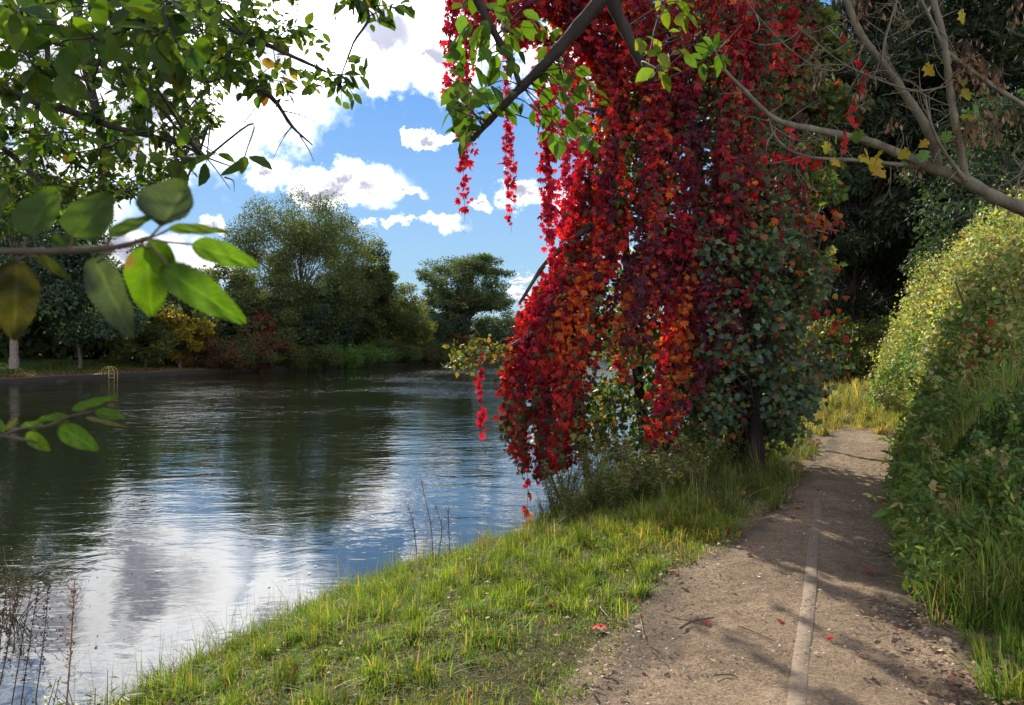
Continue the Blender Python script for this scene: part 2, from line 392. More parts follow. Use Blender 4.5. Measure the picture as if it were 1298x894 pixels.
def lawn(n, xa, xb, ya, yb, hgt, wid, pal, name, cond, seed, tuft=1.3, lean=.8):
    x = rng.uniform(xa, xb, n); y = rng.uniform(ya, yb, n)
    # tufts
    tx = rng.uniform(xa, xb, n//110+2); ty = rng.uniform(ya, yb, n//110+2)
    k = rng.integers(0, len(tx), n); tm = rng.random(n) < .55*tuft
    x = np.where(tm, tx[k]+rng.normal(0, .035, n), x); y = np.where(tm, ty[k]+rng.normal(0, .035, n), y)
    q = np.stack([x, y], 1)
    keep = landmask(x, y, .02) & cond(x, y) & (rng.random(n) < np.clip(.72+.7*nz(q, 2.4, seed)+.5*nz(q, 9, seed+1), .2, 1))
    x, y, q, tm, k = x[keep], y[keep], q[keep], tm[keep], k[keep]; m = len(x)
    th = rng.lognormal(.1, .42, len(tx)); ta = rng.uniform(0, 6.28, len(tx))
    h = hgt*(1+.45*nz(q, 1.9, seed+2))*rng.uniform(.5, 1.25, m)*np.where(tm, np.clip(th[k], .5, 2.3), .6)
    col = palette(m, pal, .2); dry = nz(q, 1.5, seed+3)
    col = np.where((dry > .35)[:, None] & (rng.random(m) < .4)[:, None], col*np.array([1.5, 1.0, 1.1]), col)
    tv = rng.normal(1, .26, (len(tx), 1)).clip(.45, 1.7); col = np.where(tm[:, None], col*tv[k], col)
    g = Geo(); blades(g, x, y, h, np.full(m, wid)*rng.uniform(.6, 1.3, m), np.clip(col, .01, .9), lean, clump=np.where(tm, ta[k], rng.uniform(0, 6.28, m)))
    o = g.build(name, M_grass); o['kind'] = 'stuff'; return o
def thatch(n):
    x = rng.uniform(-3.2, 2.3, n); y = rng.uniform(2.3, 9.3, n); k = landmask(x, y, .03) & (x < xl(y)+.1); x, y = x[k], y[k]; n = len(x)
    g = Geo(); blades(g, x, y, rng.uniform(.012, .045, n), np.full(n, .006), palette(n, [(5, (.13, .22, .03)), (3, (.22, .2, .07)), (1.5, (.15, .12, .05)), (1, (.3, .25, .13))], .25), 1.4); o = g.build('thatch', M_grass)
    tag(o, 'low matted thatch of old grass and moss under the lawn', 'grass', kind='stuff')
thatch(90000)
def offpath(x, y): 
    q = np.stack([x, y], 1); r = .16*nz(q, 3.3, 77)
    return (x < xl(y)+r+.06) | (x > xr(y)+.1+r*.6)
lawn(330000, -3.6, 2.0, 2.2, 9.3, .082, .0056, GREEN, 'grass', lambda x, y: offpath(x, y) & (x < xl(y)+.15), 40)
tag(bpy.data.objects['grass'], 'short sunlit green lawn between the canal edge and the dirt path', 'grass')
tall = lawn(80000, -.4, 5.2, 7.0, 14.5, .2, .006, [(4, (.12, .19, .03)), (3, (.18, .22, .05)), (3, (.3, .26, .11)), (1, (.08, .14, .03))], 'tall_grass',
     lambda x, y: (x < xl(y)-.0+.1*nz(np.stack([x, y], 1), 3, 5)) & (y > 7.4-.25*x), 50, 1.0, .7)
tag(tall, 'tall shaded grass growing around the foot of the red creeper tree', 'grass')
# fringe leaning over the bank edge, with seeding stalks
n = 9000; t = rng.uniform(0, 1, n); seg = NEAR[3:12]; cum = np.r_[0, np.cumsum(np.hypot(*np.diff(seg, axis=0).T))]
px = np.interp(t*cum[-1], cum, seg[:, 0]); py = np.interp(t*cum[-1], cum, seg[:, 1])
px += np.abs(rng.normal(0, .16, n))+.03; py -= np.abs(rng.normal(0, .1, n))
g = Geo(); blades(g, px, py, rng.lognormal(-1.95, .4, n).clip(.05, .5), np.full(n, .005), palette(n, GREEN), .6)
n = 420; k = rng.integers(0, 9000, n)
hh = rng.uniform(.25, .6, n); blades(g, px[k], py[k], hh, np.full(n, .003), palette(n, [(1, (.2, .17, .07)), (1, (.12, .14, .05))]), .35)
o = g.build('bank_grass', M_grass); tag(o, 'long loose grass fringing the bank along the water', 'grass', kind='stuff')
# right verge tuft and distant grass
lawn(16000, 2.0, 4.2, 2.6, 4.7, .17, .006, [(5, (.12, .2, .025)), (3, (.07, .14, .02)), (1, (.2, .2, .05))], 'verge_grass', lambda x, y: x > xr(y)+.15+.12*nz(np.stack([x, y], 1), 5, 3), 60, 1.2, .6)
tag(bpy.data.objects['verge_grass'], 'bright tufted grass at the right edge of the path, nearest the viewer', 'grass')
lawn(100000, 4, 26, 13.6, 40, .3, .016, [(4, (.24, .26, .06)), (4, (.38, .33, .12)), (2, (.14, .2, .04))], 'meadow_grass', lambda x, y: (x > xr(y)-.1) | (x < xl(y)) | (y > 14.9+.5*nz(np.stack([x, y], 1), 2.6, 141)) | (x > xr(y)-.35-.4*smooth(y, 13, 15)), 65, .8, .6)
lawn(22000, 5.4, 9.4, 13.2, 18.5, .2, .011, [(4, (.24, .26, .06)), (4, (.38, .33, .12)), (2, (.14, .2, .04))], 'rough_grass', lambda x, y: (y > 14.5+.6*nz(np.stack([x, y], 1), 2.6, 141)) | (x > xr(y)-.3-1.1*smooth(y, 13, 15)) | (x < xl(y)+.1+.5*smooth(y, 13, 15)), 66, .8, .7)
tag(bpy.data.objects['rough_grass'], 'rough yellowed grass closing over the end of the path beyond the creeper tree', 'grass')
tag(bpy.data.objects['meadow_grass'], 'dry yellowish grass where the path disappears in the distance', 'grass')
n = 40000; t = rng.uniform(0, 1, n)
fx = rng.uniform(-45, -24, n); fy = rng.uniform(38, 78, n); keep = (segdist(fx, fy, FAR) < 9) & ~inside(fx, fy, POLY) & (fx < -20)
fx, fy = fx[keep], fy[keep]; g = Geo()
dd = segdist(fx, fy, FAR); gc = np.where((dd < 2.6+1.2*nz(np.stack([fx, fy], 1), .6, 4))[:, None], palette(len(fx), [(2, (.2, .14, .05)), (1, (.1, .1, .03)), (1, (.26, .12, .04))]), palette(len(fx), [(3, (.075, .13, .02)), (1, (.12, .15, .03))]))
blades(g, fx, fy, rng.uniform(.08, .2, len(fx)), np.full(len(fx), .06), gc, .8)
tag(g.build('mown_grass', M_grass), 'mown green grass on the far bank beside the yellow rail', 'grass', kind='stuff')

# ------------------------------------------------------------------ trees
def tree(name, label, cat, base, H, W, lo, cols, leaf=.25, n=14000, clumps=55, rc=.12, trunk_r=.2, group=None, mt=None, flat=.7, tmpl=None,
         bark=(.1, .085, .065), stems=1, depth=1.0, taper=0.0, lean=0.0, squash=1.0, trunk_wob=.3, inner=.35, rough=.22):
    bx, by = base; bz = gz1(bx, by)
    root = thing(name, label, cat, (bx, by, bz), group)
    tw = Geo(); lf = Geo(); C0 = np.array([bx, by, bz])
    d = norm(rng.normal(size=(clumps, 3))); rr = rng.uniform(inner**3, 1, clumps)**(1/3)
    rr *= 1+rough*nz(d, 2.5, int(rng.integers(900)))
    if rough < .2: rr = rr.clip(0, .9)
    h2 = (H-lo)/2; cc = C0+np.array([lean, 0, lo+h2])+d*rr[:, None]*np.array([W/2, W/2*depth, h2])
    f = (cc[:, 2]-bz-lo)/(H-lo); cc[:, :2] = C0[:2]+[lean, 0]+(cc[:, :2]-C0[:2]-[lean, 0])*(1-taper*np.clip(f, 0, 1))[:, None]
    for s in range(stems):
        off = rng.normal(0, .12*W/6, 2)*(stems > 1)
        top = C0+np.array([lean*.7+off[0]*3, off[1]*3, lo+(H-lo)*.78])
        pts = [C0+np.array([off[0], off[1], -.15]), C0+np.array([off[0]+rng.normal(0, trunk_wob*.3), off[1], lo*.55+.2]), C0+np.array([off[0]*2+lean*.4+rng.normal(0, trunk_wob), rng.normal(0, trunk_wob), lo+(H-lo)*.35]), top]
        tq, tr_ = limb(tw, pts, trunk_r/math.sqrt(stems), trunk_r*.15, 20, 8)
    bq = []; br = []
    for c_ in cc:
        zs = bz+lo*.6+(c_[2]-bz-lo*.6)*rng.uniform(.35, .75); kk = int(np.argmin(np.abs(tq[:, 2]-zs))); s_ = tq[kk]
        m_ = s_*.5+c_*.5+np.array([0, 0, .08*H*rng.uniform(-.2, 1)])
        bq.append(spline([s_, m_, c_], 8)); br.append(np.linspace(max(tr_[kk]*.45, .03), .012+leaf*.04, 8))
    tubes(tw, bq, np.array(br)*(.6 if n > 3000 else 1), 5)
    # secondary twigs inside each clump
    k = rng.integers(0, clumps, clumps*5); e = cc[k]+rng.normal(0, W*rc*.75, (len(k), 3))*[1, 1, flat]
    tubes(tw, np.stack([cc[k], (cc[k]+e)/2+rng.normal(0, .05, e.shape), e], 1), np.tile([.02+leaf*.03, .012+leaf*.02, .006+leaf*.01], (len(k), 1)), 3)
    w = rng.uniform(.5, 1.5, clumps); k = rng.choice(clumps, n, p=w/w.sum())
    g_ = rng.normal(size=(n, 3)); g_ = norm(g_)*rng.uniform(.1, 1, (n, 1))**.5*(W*rc*rng.uniform(.75, 1.35, clumps)[k])[:, None]*np.array([1.15, 1.15, flat*1.15])
    p = cc[k]+g_
    keep = nz(p, 1.1/max(leaf*3, .3), 7) > -.75; p = p[keep]; k = k[keep]; m = len(p)
    out_ = norm(p-(C0+np.array([lean, 0, lo+h2])))
    dd_ = norm(rng.normal(size=(m, 3))+np.array([0, 0, -.25])+out_*.5); nn_ = norm(rng.normal(size=(m, 3))*.8+np.array([0, 0, .9])+out_*.4)
    cl = palette(m, cols, .14)*np.clip(rng.normal(1, .13, (clumps, 1)), .6, 1.5)[k]
    leaves(lf, p, dd_, nn_, leaf*rng.uniform(.6, 1.3, m), tmpl or DIA, np.clip(cl, .004, .9))
    tw.V and tw.build('trunk', M_bark, root)
    bc = np.array(bark)
    me_ = root.children[0].data; at = me_.attributes['pigment']
    at.data.foreach_set('color', np.tile([*bc, 1.0], len(me_.vertices)).astype(np.float32))
    lf.build('crown', mt or M_far, root); return root
def bankpt(x, D): return ((x-CX)/F*D, D)
DG = [(4, (.09, .125, .035)), (3, (.125, .16, .045)), (2, (.07, .1, .04)), (.5, (.18, .16, .05))]
BG = [(4, (.065, .105, .06)), (3, (.085, .13, .075)), (1, (.05, .08, .05))]
YG = [(3, (.13, .18, .04)), (3, (.18, .2, .045)), (1, (.28, .22, .045))]
OL = [(3, (.1, .135, .042)), (2, (.13, .155, .048)), (1.5, (.07, .105, .045))]
YE = [(4, (.34, .25, .02)), (3, (.25, .2, .03)), (1, (.12, .13, .03))]
RD = [(4, (.26, .025, .02)), (2, (.14, .02, .02)), (1, (.26, .08, .03)), (1, (.08, .09, .03))]
grpF = 'trees on the far bank'
TL = [ # name,label,cat,x,D,topy,Wm,lo,cols,kw
 ('broadleaf_tree', 'tall dark tree at the left edge with a bare pale trunk on the far bank', 'tree', 18, 55, 222, 12, 3.2, BG, dict(n=20000, trunk_r=.38, bark=(.22, .18, .14), flat=.6)),
 ('broadleaf_tree', 'dark bluish tree right of the pale trunk on the far bank, behind the grass', 'tree', 100, 60, 262, 10.5, 1.5, BG, dict(n=20000)),
 ('broadleaf_tree', 'deep green tree at the far left of the far bank, cut by the frame', 'tree', -60, 58, 250, 11, 2, DG, dict(n=12000)),
 ('broadleaf_tree', 'low dark green tree behind the yellow bush on the far bank', 'tree', 205, 72, 374, 9, 1, DG, dict(n=14000)),
 ('broadleaf_tree', 'mid green tree left of the tallest tree, between it and the yellow bush', 'tree', 275, 82, 335, 9.5, 1.5, OL, dict(n=14000)),
 ('poplar_tree', 'tallest airy tree on the far bank, its round crown full of sky gaps', 'tree', 382, 87, 242, 17.5, 2.0, OL+DG, dict(n=80000, clumps=170, rc=.085, leaf=.25, trunk_r=.38, flat=.85, inner=.35, rough=.08)),
 ('broadleaf_tree', 'olive tree below the left side of the tallest tree', 'tree', 335, 79, 352, 8.5, 1, OL, dict(n=14000)),
 ('broadleaf_tree', 'dark bluish tree below the right side of the tallest tree', 'tree', 408, 88, 366, 9, .6, BG, dict(n=14000)),
 ('broadleaf_tree', 'green tree stepping down to the right of the tallest tree', 'tree', 462, 96, 312, 10, 2.5, DG, dict(n=30000, clumps=90, rc=.1, trunk_r=.25)),
 ('broadleaf_tree', 'dense dark tree at the middle of the far bank above the green bushes', 'tree', 492, 100, 340, 10.2, 1, DG, dict(n=16000)),
 ('broadleaf_tree', 'yellowing small tree at the right end of the dense tree group', 'tree', 524, 105, 385, 6, 1, YG, dict(n=8000)),
 ('spreading_tree', 'far tree with a wide flat-topped airy crown near the bend of the canal', 'tree', 594, 118, 320, 14.5, 6, BG+DG, dict(n=40000, clumps=105, rc=.1, leaf=.34, flat=.45, trunk_r=.4, inner=.5)),
 ('broadleaf_tree', 'dark tree under the left side of the flat-topped far tree', 'tree', 558, 116, 388, 10, .5, BG, dict(n=12000)),
 ('broadleaf_tree', 'dark tree under the right side of the flat-topped far tree', 'tree', 632, 122, 392, 10, .5, BG, dict(n=12000)),
 ('creeper_column', 'narrow maroon creeper-clad stem under the flat-topped far tree', 'creeper', 588, 115, 374, 2.8, .8, [(3, (.13, .03, .035)), (1, (.16, .07, .04))], dict(n=3500, clumps=20)),
 ('creeper_clump', 'red creeper climbing a small tree below the tallest tree', 'creeper', 330, 77.5, 401, 3.0, .8, RD, dict(n=6000, clumps=26, rc=.2)),
 ('yellow_bush', 'large yellow autumn bush on the far bank, left of the tallest tree', 'bush', 228, 69, 384, 5.2, .4, YE, dict(n=9000, clumps=40)),
 ('green_bush', 'rounded green bush in front of the yellow bush', 'bush', 186, 67, 406, 5.6, .2, YG+DG, dict(n=9000, clumps=40)),
 ('orange_bush', 'small orange bush by the water under the flat-topped far tree', 'bush', 577, 113, 421, 3.4, .3, [(2, (.2, .1, .03)), (2, (.1, .1, .03))], dict(n=2500, clumps=20)),
]
for nm, lb, ct, x, D, ty, W_, lo_, cols, kw in TL:
    bx, by = bankpt(x, D); H_ = CH-(ty-HY)/F*D-gz1(bx, by)
    kw = dict(kw); kw.setdefault('group', None); kw.setdefault('leaf', .32)
    if 'poplar' not in nm and 'spread' not in nm: kw['n'] = int(kw['n']*1.35)
    tree(nm, lb, ct, (bx, by), H_, W_, lo_, cols, **kw)
# bushes strung along the far waterline
bl = [(272, 'rusty brown'), (300, 'olive'), (322, 'rust red'), (352, 'yellowish'), (378, 'dark green'), (404, 'blackish green'), (430, 'bright green'), (456, 'fresh green'), (482, 'light green'), (508, 'dull green'), (534, 'brownish'), (556, 'grey green')]
near_of = ['just right of the yellow bush', 'left of the red creeper', 'at the foot of the red creeper', 'right of the red creeper', 'below the tallest tree trunk',
           'below the dark bluish tree', 'right of the dark bluish tree', 'at the middle of the far bank', 'below the dense dark tree', 'left of the small yellowing tree', 'under the small yellowing tree', 'nearest the orange bush']
bc_ = {'russet': [(1, (.16, .09, .03)), (1, (.1, .09, .03))], 'rusty brown': [(1, (.18, .07, .03)), (1, (.08, .08, .03))], 'rust red': [(1, (.2, .05, .03)), (1, (.1, .08, .03))],
       'bright green': [(1, (.11, .22, .04))], 'fresh green': [(1, (.1, .2, .04))], 'light green': [(1, (.11, .19, .05))], 'brownish': [(1, (.12, .09, .04)), (1, (.07, .08, .03))], 'yellowish': [(1, (.16, .14, .03)), (1, (.08, .1, .03))]}
fp = FAR[3:11]
for (x, cn), wh in zip(bl, near_of):
    s = (x-CX)/F; D = None
    for a_, b_ in zip(fp[:-1], fp[1:]):
        t0, t1 = a_[0]/a_[1], b_[0]/b_[1]
        if t0 <= s <= t1:
            u_ = (s-t0)/(t1-t0)
            # solve x/y = s on the segment
            den = (b_[0]-a_[0])-s*(b_[1]-a_[1]); u_ = (s*a_[1]-a_[0])/den; D = a_[1]+u_*(b_[1]-a_[1])
    D += .25
    tree('waterside_bush', f'{cn} bush along the far waterline, {wh}', 'bush', (s*D, D), rng.uniform(1.9, 3.2), rng.uniform(4.6, 6.6), .0, bc_.get(cn, DG if 'dark' in cn or 'black' in cn else OL), n=7000, clumps=30, rc=.15, leaf=.22, trunk_r=.06, group='bushes along the far waterline')
# far-off wood that closes the view
g = Geo(); n = 150000
wxp = np.concatenate([rng.uniform(-110, -8, n//2), rng.uniform(-20, 150, n//2)]); 
wyp = np.where(wxp < -8, np.interp(wxp, [-110, -45, -34, -22, -8], [40, 66, 74, 104, 130]), 150+(wxp+20)*.3)+rng.uniform(0, 10, n)
hill = np.clip(8.0+3.5*nz(np.stack([wxp, wyp*.2], 1), .22, 61)+1.8*nz(np.stack([wxp, wyp], 1), .9, 62), 2, 18)
hill *= np.where(wxp < -25, .85, .72)
u_ = rng.random(n)**.8; zz = gz(wxp, wyp)+hill*u_
p = np.stack([wxp, wyp, zz], 1)+rng.normal(0, .35, (n, 3))
keep = nz(p, .9, 63) > -.5; p = p[keep]; n = len(p)
leaves(g, p, rng.normal(size=(n, 3)), rng.normal(size=(n, 3))+[0, -.6, .5], rng.uniform(.7, 1.3, n), DIA, palette(n, DG+BG))
tag(g.build('wood', M_far), 'dark wooded mass closing the view behind the far-bank trees', 'wood', kind='stuff')

# right-hand background: dark evergreens, bushes and a sky-gapped wood behind
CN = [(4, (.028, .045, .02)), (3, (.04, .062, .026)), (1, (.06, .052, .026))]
ev = [(1085, 36, 21, 9.0, 2.7, 'tall black-green evergreen standing just right of the red creeper tree'),
      (1180, 39, 23, 10.5, 2.7, 'widest dark evergreen, above the far end of the path'),
      (1262, 33, 20, 9.0, 1.5, 'dark evergreen behind the pale hedge at the right'),
      (1135, 46, 24, 11, 3.0, 'dark evergreen set back between two others above the path'),
      (1020, 48, 22, 10, 2.6, 'dark evergreen glimpsed through the right side of the red creeper tree'),
      (1350, 27, 17, 9, .8, 'dark evergreen cut by the right edge of the frame')]
for x, D, H_, W_, lo_, lb in ev:
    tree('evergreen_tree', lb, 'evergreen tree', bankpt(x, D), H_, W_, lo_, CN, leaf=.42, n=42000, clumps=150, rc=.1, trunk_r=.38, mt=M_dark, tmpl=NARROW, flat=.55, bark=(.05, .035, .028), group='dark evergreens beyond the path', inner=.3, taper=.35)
tree('broadleaf_tree', 'bluish-green leafy tree at the far right behind the branching limb', 'tree', bankpt(1272, 22), 8.6, 5.5, 1.5, [(3, (.035, .06, .035)), (1, (.05, .09, .04))], leaf=.17, n=20000, clumps=70, rc=.12, trunk_r=.12)
for x, D, H_, W_, cols, lb in [(1078, 33, 2.7, 4.4, YG, 'sunlit light green bush at the far end of the path, left one'), (1130, 31.5, 2.5, 3.6, YG+DG, 'sunlit green bush at the far end of the path, right one'),
                        (1176, 30, 2.9, 3.4, DG, 'shaded bush under the evergreens at the right end of the path'), (1020, 38, 3.0, 5.5, YG, 'pale bush far behind the creeper tree')]:
    tree('laurel_bush', lb, 'bush', bankpt(x, D), H_, W_, .0, cols, leaf=.17, n=13000, clumps=55, rc=.14, trunk_r=.05, mt=M_leaf, tmpl=OVAL)
g = Geo(); n = 60000
x_ = rng.uniform(19, 95, n); y_ = 58+x_*.2+rng.uniform(0, 8, n); h_ = 24+4*nz(np.stack([x_, y_], 1), .4, 71)
p = np.stack([x_, y_, rng.random(n)*h_], 1); keep = nz(p, .8, 72) > -.55; p = p[keep]; n = len(p)
leaves(g, p, rng.normal(size=(n, 3)), rng.normal(size=(n, 3)), rng.uniform(.5, 1.0, n), DIA, palette(n, CN+DG))
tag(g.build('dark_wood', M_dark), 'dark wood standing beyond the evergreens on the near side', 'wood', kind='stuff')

# slim maple right behind the creeper tree
tree('maple_tree', 'slender pale-stemmed maple with light green leaves, right behind the red creeper tree', 'tree', bankpt(990, 12.3), 8.6, 2.3, 2.6, [(3, (.1, .15, .03)), (3, (.07, .11, .035)), (1, (.18, .18, .04)), (.7, (.25, .05, .03))],
     leaf=.12, n=11000, clumps=75, rc=.13, trunk_r=.075, mt=M_leaf, tmpl=MAPLE, bark=(.2, .19, .15), trunk_wob=.12, lean=-.15)

# ------------------------------------------------------------------ creeper tree
def mixcol(p, weights_cols, pw=1.0):
    "choose colour per point by weights (n,k)"
    W_ = np.stack([w for w, _ in weights_cols], 1)**pw; W_ = W_/W_.sum(1, keepdims=True)
    r = rng.random(len(p))[:, None]; k = (W_.cumsum(1) < r).sum(1).clip(0, len(weights_cols)-1)
    c = np.array([c for _, c in weights_cols])[k]
    return np.clip(c*(1+rng.normal(0, .2, (len(p), 1)))*(1+rng.normal(0, .07, (len(p), 3))), .004, .9)
def pix(p): return CX+p[:, 0]/p[:, 1]*F, HY-(p[:, 2]-CH)/p[:, 1]*F
def gs(x, y, cx, cy, sx, sy): return np.exp(-((x-cx)/sx)**2-((y-cy)/sy)**2)
def creeper_col(p, bias=None):
    x = CX+p[:, 0]*92; y = HY-(p[:, 2]-CH)*92       # metres on the plant, in photo units
    a = nz(p, 2.2, 81); b = nz(p, 3.5, 82); s = nz(p*[1, 1, .25], 4.5, 83)
    crim = .8+1.1*np.clip(s, -.7, 1)+.4*a; crim = np.clip(crim, .15, 3)
    red = np.clip(.8+.9*a, .1, 2)+1.0*gs(x, y, 690, 520, 60, 120)
    mar = np.clip(.5-1.2*s, .1, 2)+.9*gs(x, y, 920, 250, 60, 60)
    org = .06+.65*np.clip(b, 0, 1)+2.6*gs(x, y, 800, 430, 42, 60)+1.4*gs(x, y, 715, 400, 35, 45)+1.0*gs(x, y, 775, 150, 30, 60)+1.2*gs(x, y, 960, 330, 50, 60)+1.3*gs(x, y, 1030, 400, 25, 60)
    grn = .25+1.0*np.clip(b-.3, 0, 1)+3.0*gs(x, y, 645, 560, 25, 60)+2.0*gs(x, y, 750, 520, 50, 60)+2.6*smooth(x, 840, 940)*smooth(y, 60, 250)+1.6*smooth(x, 850, 960)
    yel = .03+.7*gs(x, y, 810, 470, 50, 50)
    if bias is not None: crim = crim*bias[0]; red = red*bias[1]; mar = mar*bias[2]; org = org*bias[3]; grn = grn*bias[4]
    return mixcol(p, [(crim, (.25, .007, .021)), (red*.75, (.44, .022, .016)), (mar*1.25, (.1, .013, .03)), (org, (.5, .11, .012)), (grn, (.07, .1, .03)), (yel, (.4, .24, .03))], 1.9)
# outline of the draped mass by height: left X, right X (metres at Y about 10.3)
OZ = np.array([-.5, -.25, .0, .3, 1.2, 1.9, 2.2, 2.8, 3.5, 4.1, 4.9, 5.6, 6.3, 7.5, 8.6])
OL_ = np.array([.35, .2, .03, -.08, -.12, .08, .2, .66, .85, .9, 1.12, .95, .2, -.9, 0.6])
OR_ = np.array([.6, .9, 3.0, 3.5, 4.2, 4.3, 4.3, 4.2, 4.1, 4.05, 4.05, 4.1, 4.1, 4.0, 3.0])
TY = 10.9
def drape(n, zs, th, rr):
    "points on the draped body: height, angle round it, relative radius"
    xl_ = np.interp(zs, OZ, OL_); xr_ = np.interp(zs, OZ, OR_)
    cx_ = (xl_+xr_)/2; rx_ = (xr_-xl_)/2; ry_ = np.clip(rx_, .5, 1.7)
    return np.stack([cx_+rx_*rr*np.cos(th), TY-.1+ry_*rr*np.sin(th), zs], 1)
host = thing('creeper_tree', 'multi-stemmed tree almost hidden under red creeper at the water edge', 'tree', (3.2, 10.4, gz1(3.2, 10.4)))
g = Geo(); bz = gz1(3.2, 10.4)
q1, r1 = limb(g, [(3.16, 10.3, bz-.2), (3.2, 10.4, .9), (3.0, 10.8, 2.4), (2.7, 10.9, 4.2), (2.4, 11, 6.4), (2.2, 11, 8.2)], .2, .05, 30, 10, (.035, .026, .02))
limb(g, [(3.22, 10.35, .5), (3.5, 10.3, 2.2), (3.6, 10.5, 4.2), (3.5, 10.7, 6.8)], .12, .04, 24, 8, (.1, .08, .06))
limb(g, [(2.1, 11.2, bz-.4), (1.9, 11.2, 1.2), (1.7, 11.1, 3.2), (1.6, 11, 5.6)], .1, .04, 24, 8, (.05, .04, .03))
limb(g, [(1.2, 11.6, -.6), (1.0, 11.4, .9), (1.3, 11.2, 2.6)], .06, .03, 20, 7, (.05, .04, .03))
g.build('trunk', M_bark, host)
lim = [[(2.6, 10.9, 4.6), (1.9, 10.7, 6.0), (.9, 10.4, 6.9), (-.2, 10.2, 7.0), (-1.0, 10.1, 6.9)], [(2.5, 10.9, 5.2), (1.4, 10.2, 6.6), (.6, 9.9, 7.2), (-.5, 9.8, 7.3)],
       [(2.7, 10.8, 4.0), (1.6, 10.4, 4.8), (1.0, 10.2, 4.9)], [(2.9, 10.8, 3.0), (1.5, 10.4, 3.4), (.6, 10.3, 2.9), (.1, 10.2, 2.2)], [(3.0, 10.7, 3.0), (3.8, 10.6, 4.0), (4.1, 10.5, 4.6)],
       [(2.9, 10.6, 1.6), (1.6, 10.4, 2.0), (.4, 10.2, 1.8), (-.2, 10.1, 1.5)]]
for L_ in lim:
    g = Geo(); limb(g, L_, .08, .02, 20, 6, (.06, .048, .038)); g.build('limb', M_bark, host)
# green foliage of the tree itself, inside the curtain
n = 26000; zs = rng.uniform(.1, 7.4, n); th = rng.uniform(0, 2*np.pi, n); p = drape(n, zs, th, rng.uniform(.25, .92, n))+rng.normal(0, .1, (n, 3))
keep = (nz(p, 2.2, 84) > -.1) ; p = p[keep]; n = len(p); g = Geo()
leaves(g, p, rng.normal(size=(n, 3))+[0, -.3, -.6], rng.normal(size=(n, 3))+[0, -.3, .6], rng.uniform(.08, .14, n), BROAD, palette(n, [(3, (.06, .1, .035)), (2, (.09, .14, .04)), (1.2, (.22, .2, .05)), (1, (.04, .07, .035)), (.6, (.3, .12, .03))]))
g.build('foliage', M_leaf, host)
# the creeper: long strands of palmate leaves hanging down the outside
vine = thing('red_creeper', 'crimson and orange creeper draped like a curtain over the waterside tree', 'creeper', (2.0, 10.6, 0))
cur = Geo(); stm = Geo(); SP = []; 
def strand(p0, length, wob=.05, n=None, follow=True, th=None, rr=1.0):
    k = max(4, int(length/.12)); z = p0[2]-np.linspace(0, length, k)
    if follow:
        q_ = drape(k, z, np.full(k, th)+np.cumsum(rng.normal(0, .02, k)), rr*(1+np.cumsum(rng.normal(0, .008, k))))
    else:
        q_ = np.stack([p0[0]+np.cumsum(rng.normal(0, wob*.3, k)), p0[1]+np.cumsum(rng.normal(0, wob*.3, k)), z], 1)
    return q_
def leaf_strand(geo, q_, dens, size, spread, colf):
    L_ = np.linalg.norm(np.diff(q_, axis=0), axis=1).sum(); n = max(3, int(L_*dens)); t = np.sort(rng.uniform(0, len(q_)-1.001, n)); i_ = t.astype(int); f = (t-i_)[:, None]
    p = q_[i_]*(1-f)+q_[i_+1]*f+rng.normal(0, spread, (n, 3))
    d_ = norm(rng.normal(0, .45, (n, 3))+[0, -.12, -.85]); nn_ = norm(rng.normal(0, .55, (n, 3))+[-.1, -.9, .15])
    leaves(geo, p, d_, nn_, size*rng.lognormal(-.05, .3, n).clip(.45, 1.7), PALM, colf(p))
ns = 820
for i_ in range(ns):
    th = rng.uniform(np.pi*.93, 2*np.pi*1.03) if rng.random() < .78 else rng.uniform(0, 2*np.pi)
    z0 = rng.choice([rng.uniform(5.5, 8.4), rng.uniform(2.5, 6), rng.uniform(1.2, 3.2)], p=[.42, .38, .2]); ln = rng.uniform(.8, 3.0)
    zend = z0-ln
    xn = math.cos(th)                                   # -1 water side, +1 path side
    floor_ = .1 if xn > -.5 else -.2
    if xn > .25: floor_ = 1.6+1.0*xn+rng.uniform(-.7, .8)
    elif xn > -.6: floor_ = rng.choice([rng.uniform(.2, .6), rng.uniform(.9, 2.4)], p=[.22, .78])
    if zend < floor_: zend = floor_; ln = z0-zend
    if ln < .5: continue
    if z0 > 4.7 and xn < -.15 and rng.random() < .52: continue
    if xn > .15 and rng.random() < .62: continue
    if nz([[th*2.6, z0*.5]], 1.9, 85)[0] > .2+.5*(z0 < 4): continue
    q_ = strand((0, 0, z0), ln, th=th, rr=rng.choice([rng.uniform(.66, .86), rng.uniform(.9, 1.03 if xn < 0 else 1.1)], p=[.4, .6]))
    bs = np.exp(rng.normal(0, .9, 5)); bs[3:] *= .8; lum_ = rng.lognormal(0, .28)
    leaf_strand(cur, q_, rng.uniform(40, 85), rng.uniform(.05, .09), rng.uniform(.025, .06), lambda p: creeper_col(p, bs)*min(lum_, 1.5))
    SP.append(q_)
n = 900; p = np.stack([rng.uniform(4.0, 4.5, n), rng.uniform(9.6, 10.6, n), rng.uniform(.9, 3.4, n)], 1); keep = nz(p, 3.5, 91) > .15; p = p[keep]; n = len(p)
leaves(cur, p, rng.normal(0, .4, (n, 3))+[0, 0, -.8], rng.normal(0, .5, (n, 3))+[0, -.9, .2], rng.uniform(.07, .11, n), PALM, palette(n, [(2, (.45, .12, .02)), (2, (.35, .03, .03)), (1, (.3, .2, .03)), (1, (.12, .12, .03))]))
cur.build('leaf_curtain', M_red, vine)
for q_ in SP: tubes(stm, q_[None]-np.array([0, 0, 0]), np.full((1, len(q_)), .004), 3, (.09, .045, .035))
stm.build('stems', M_twig, vine)
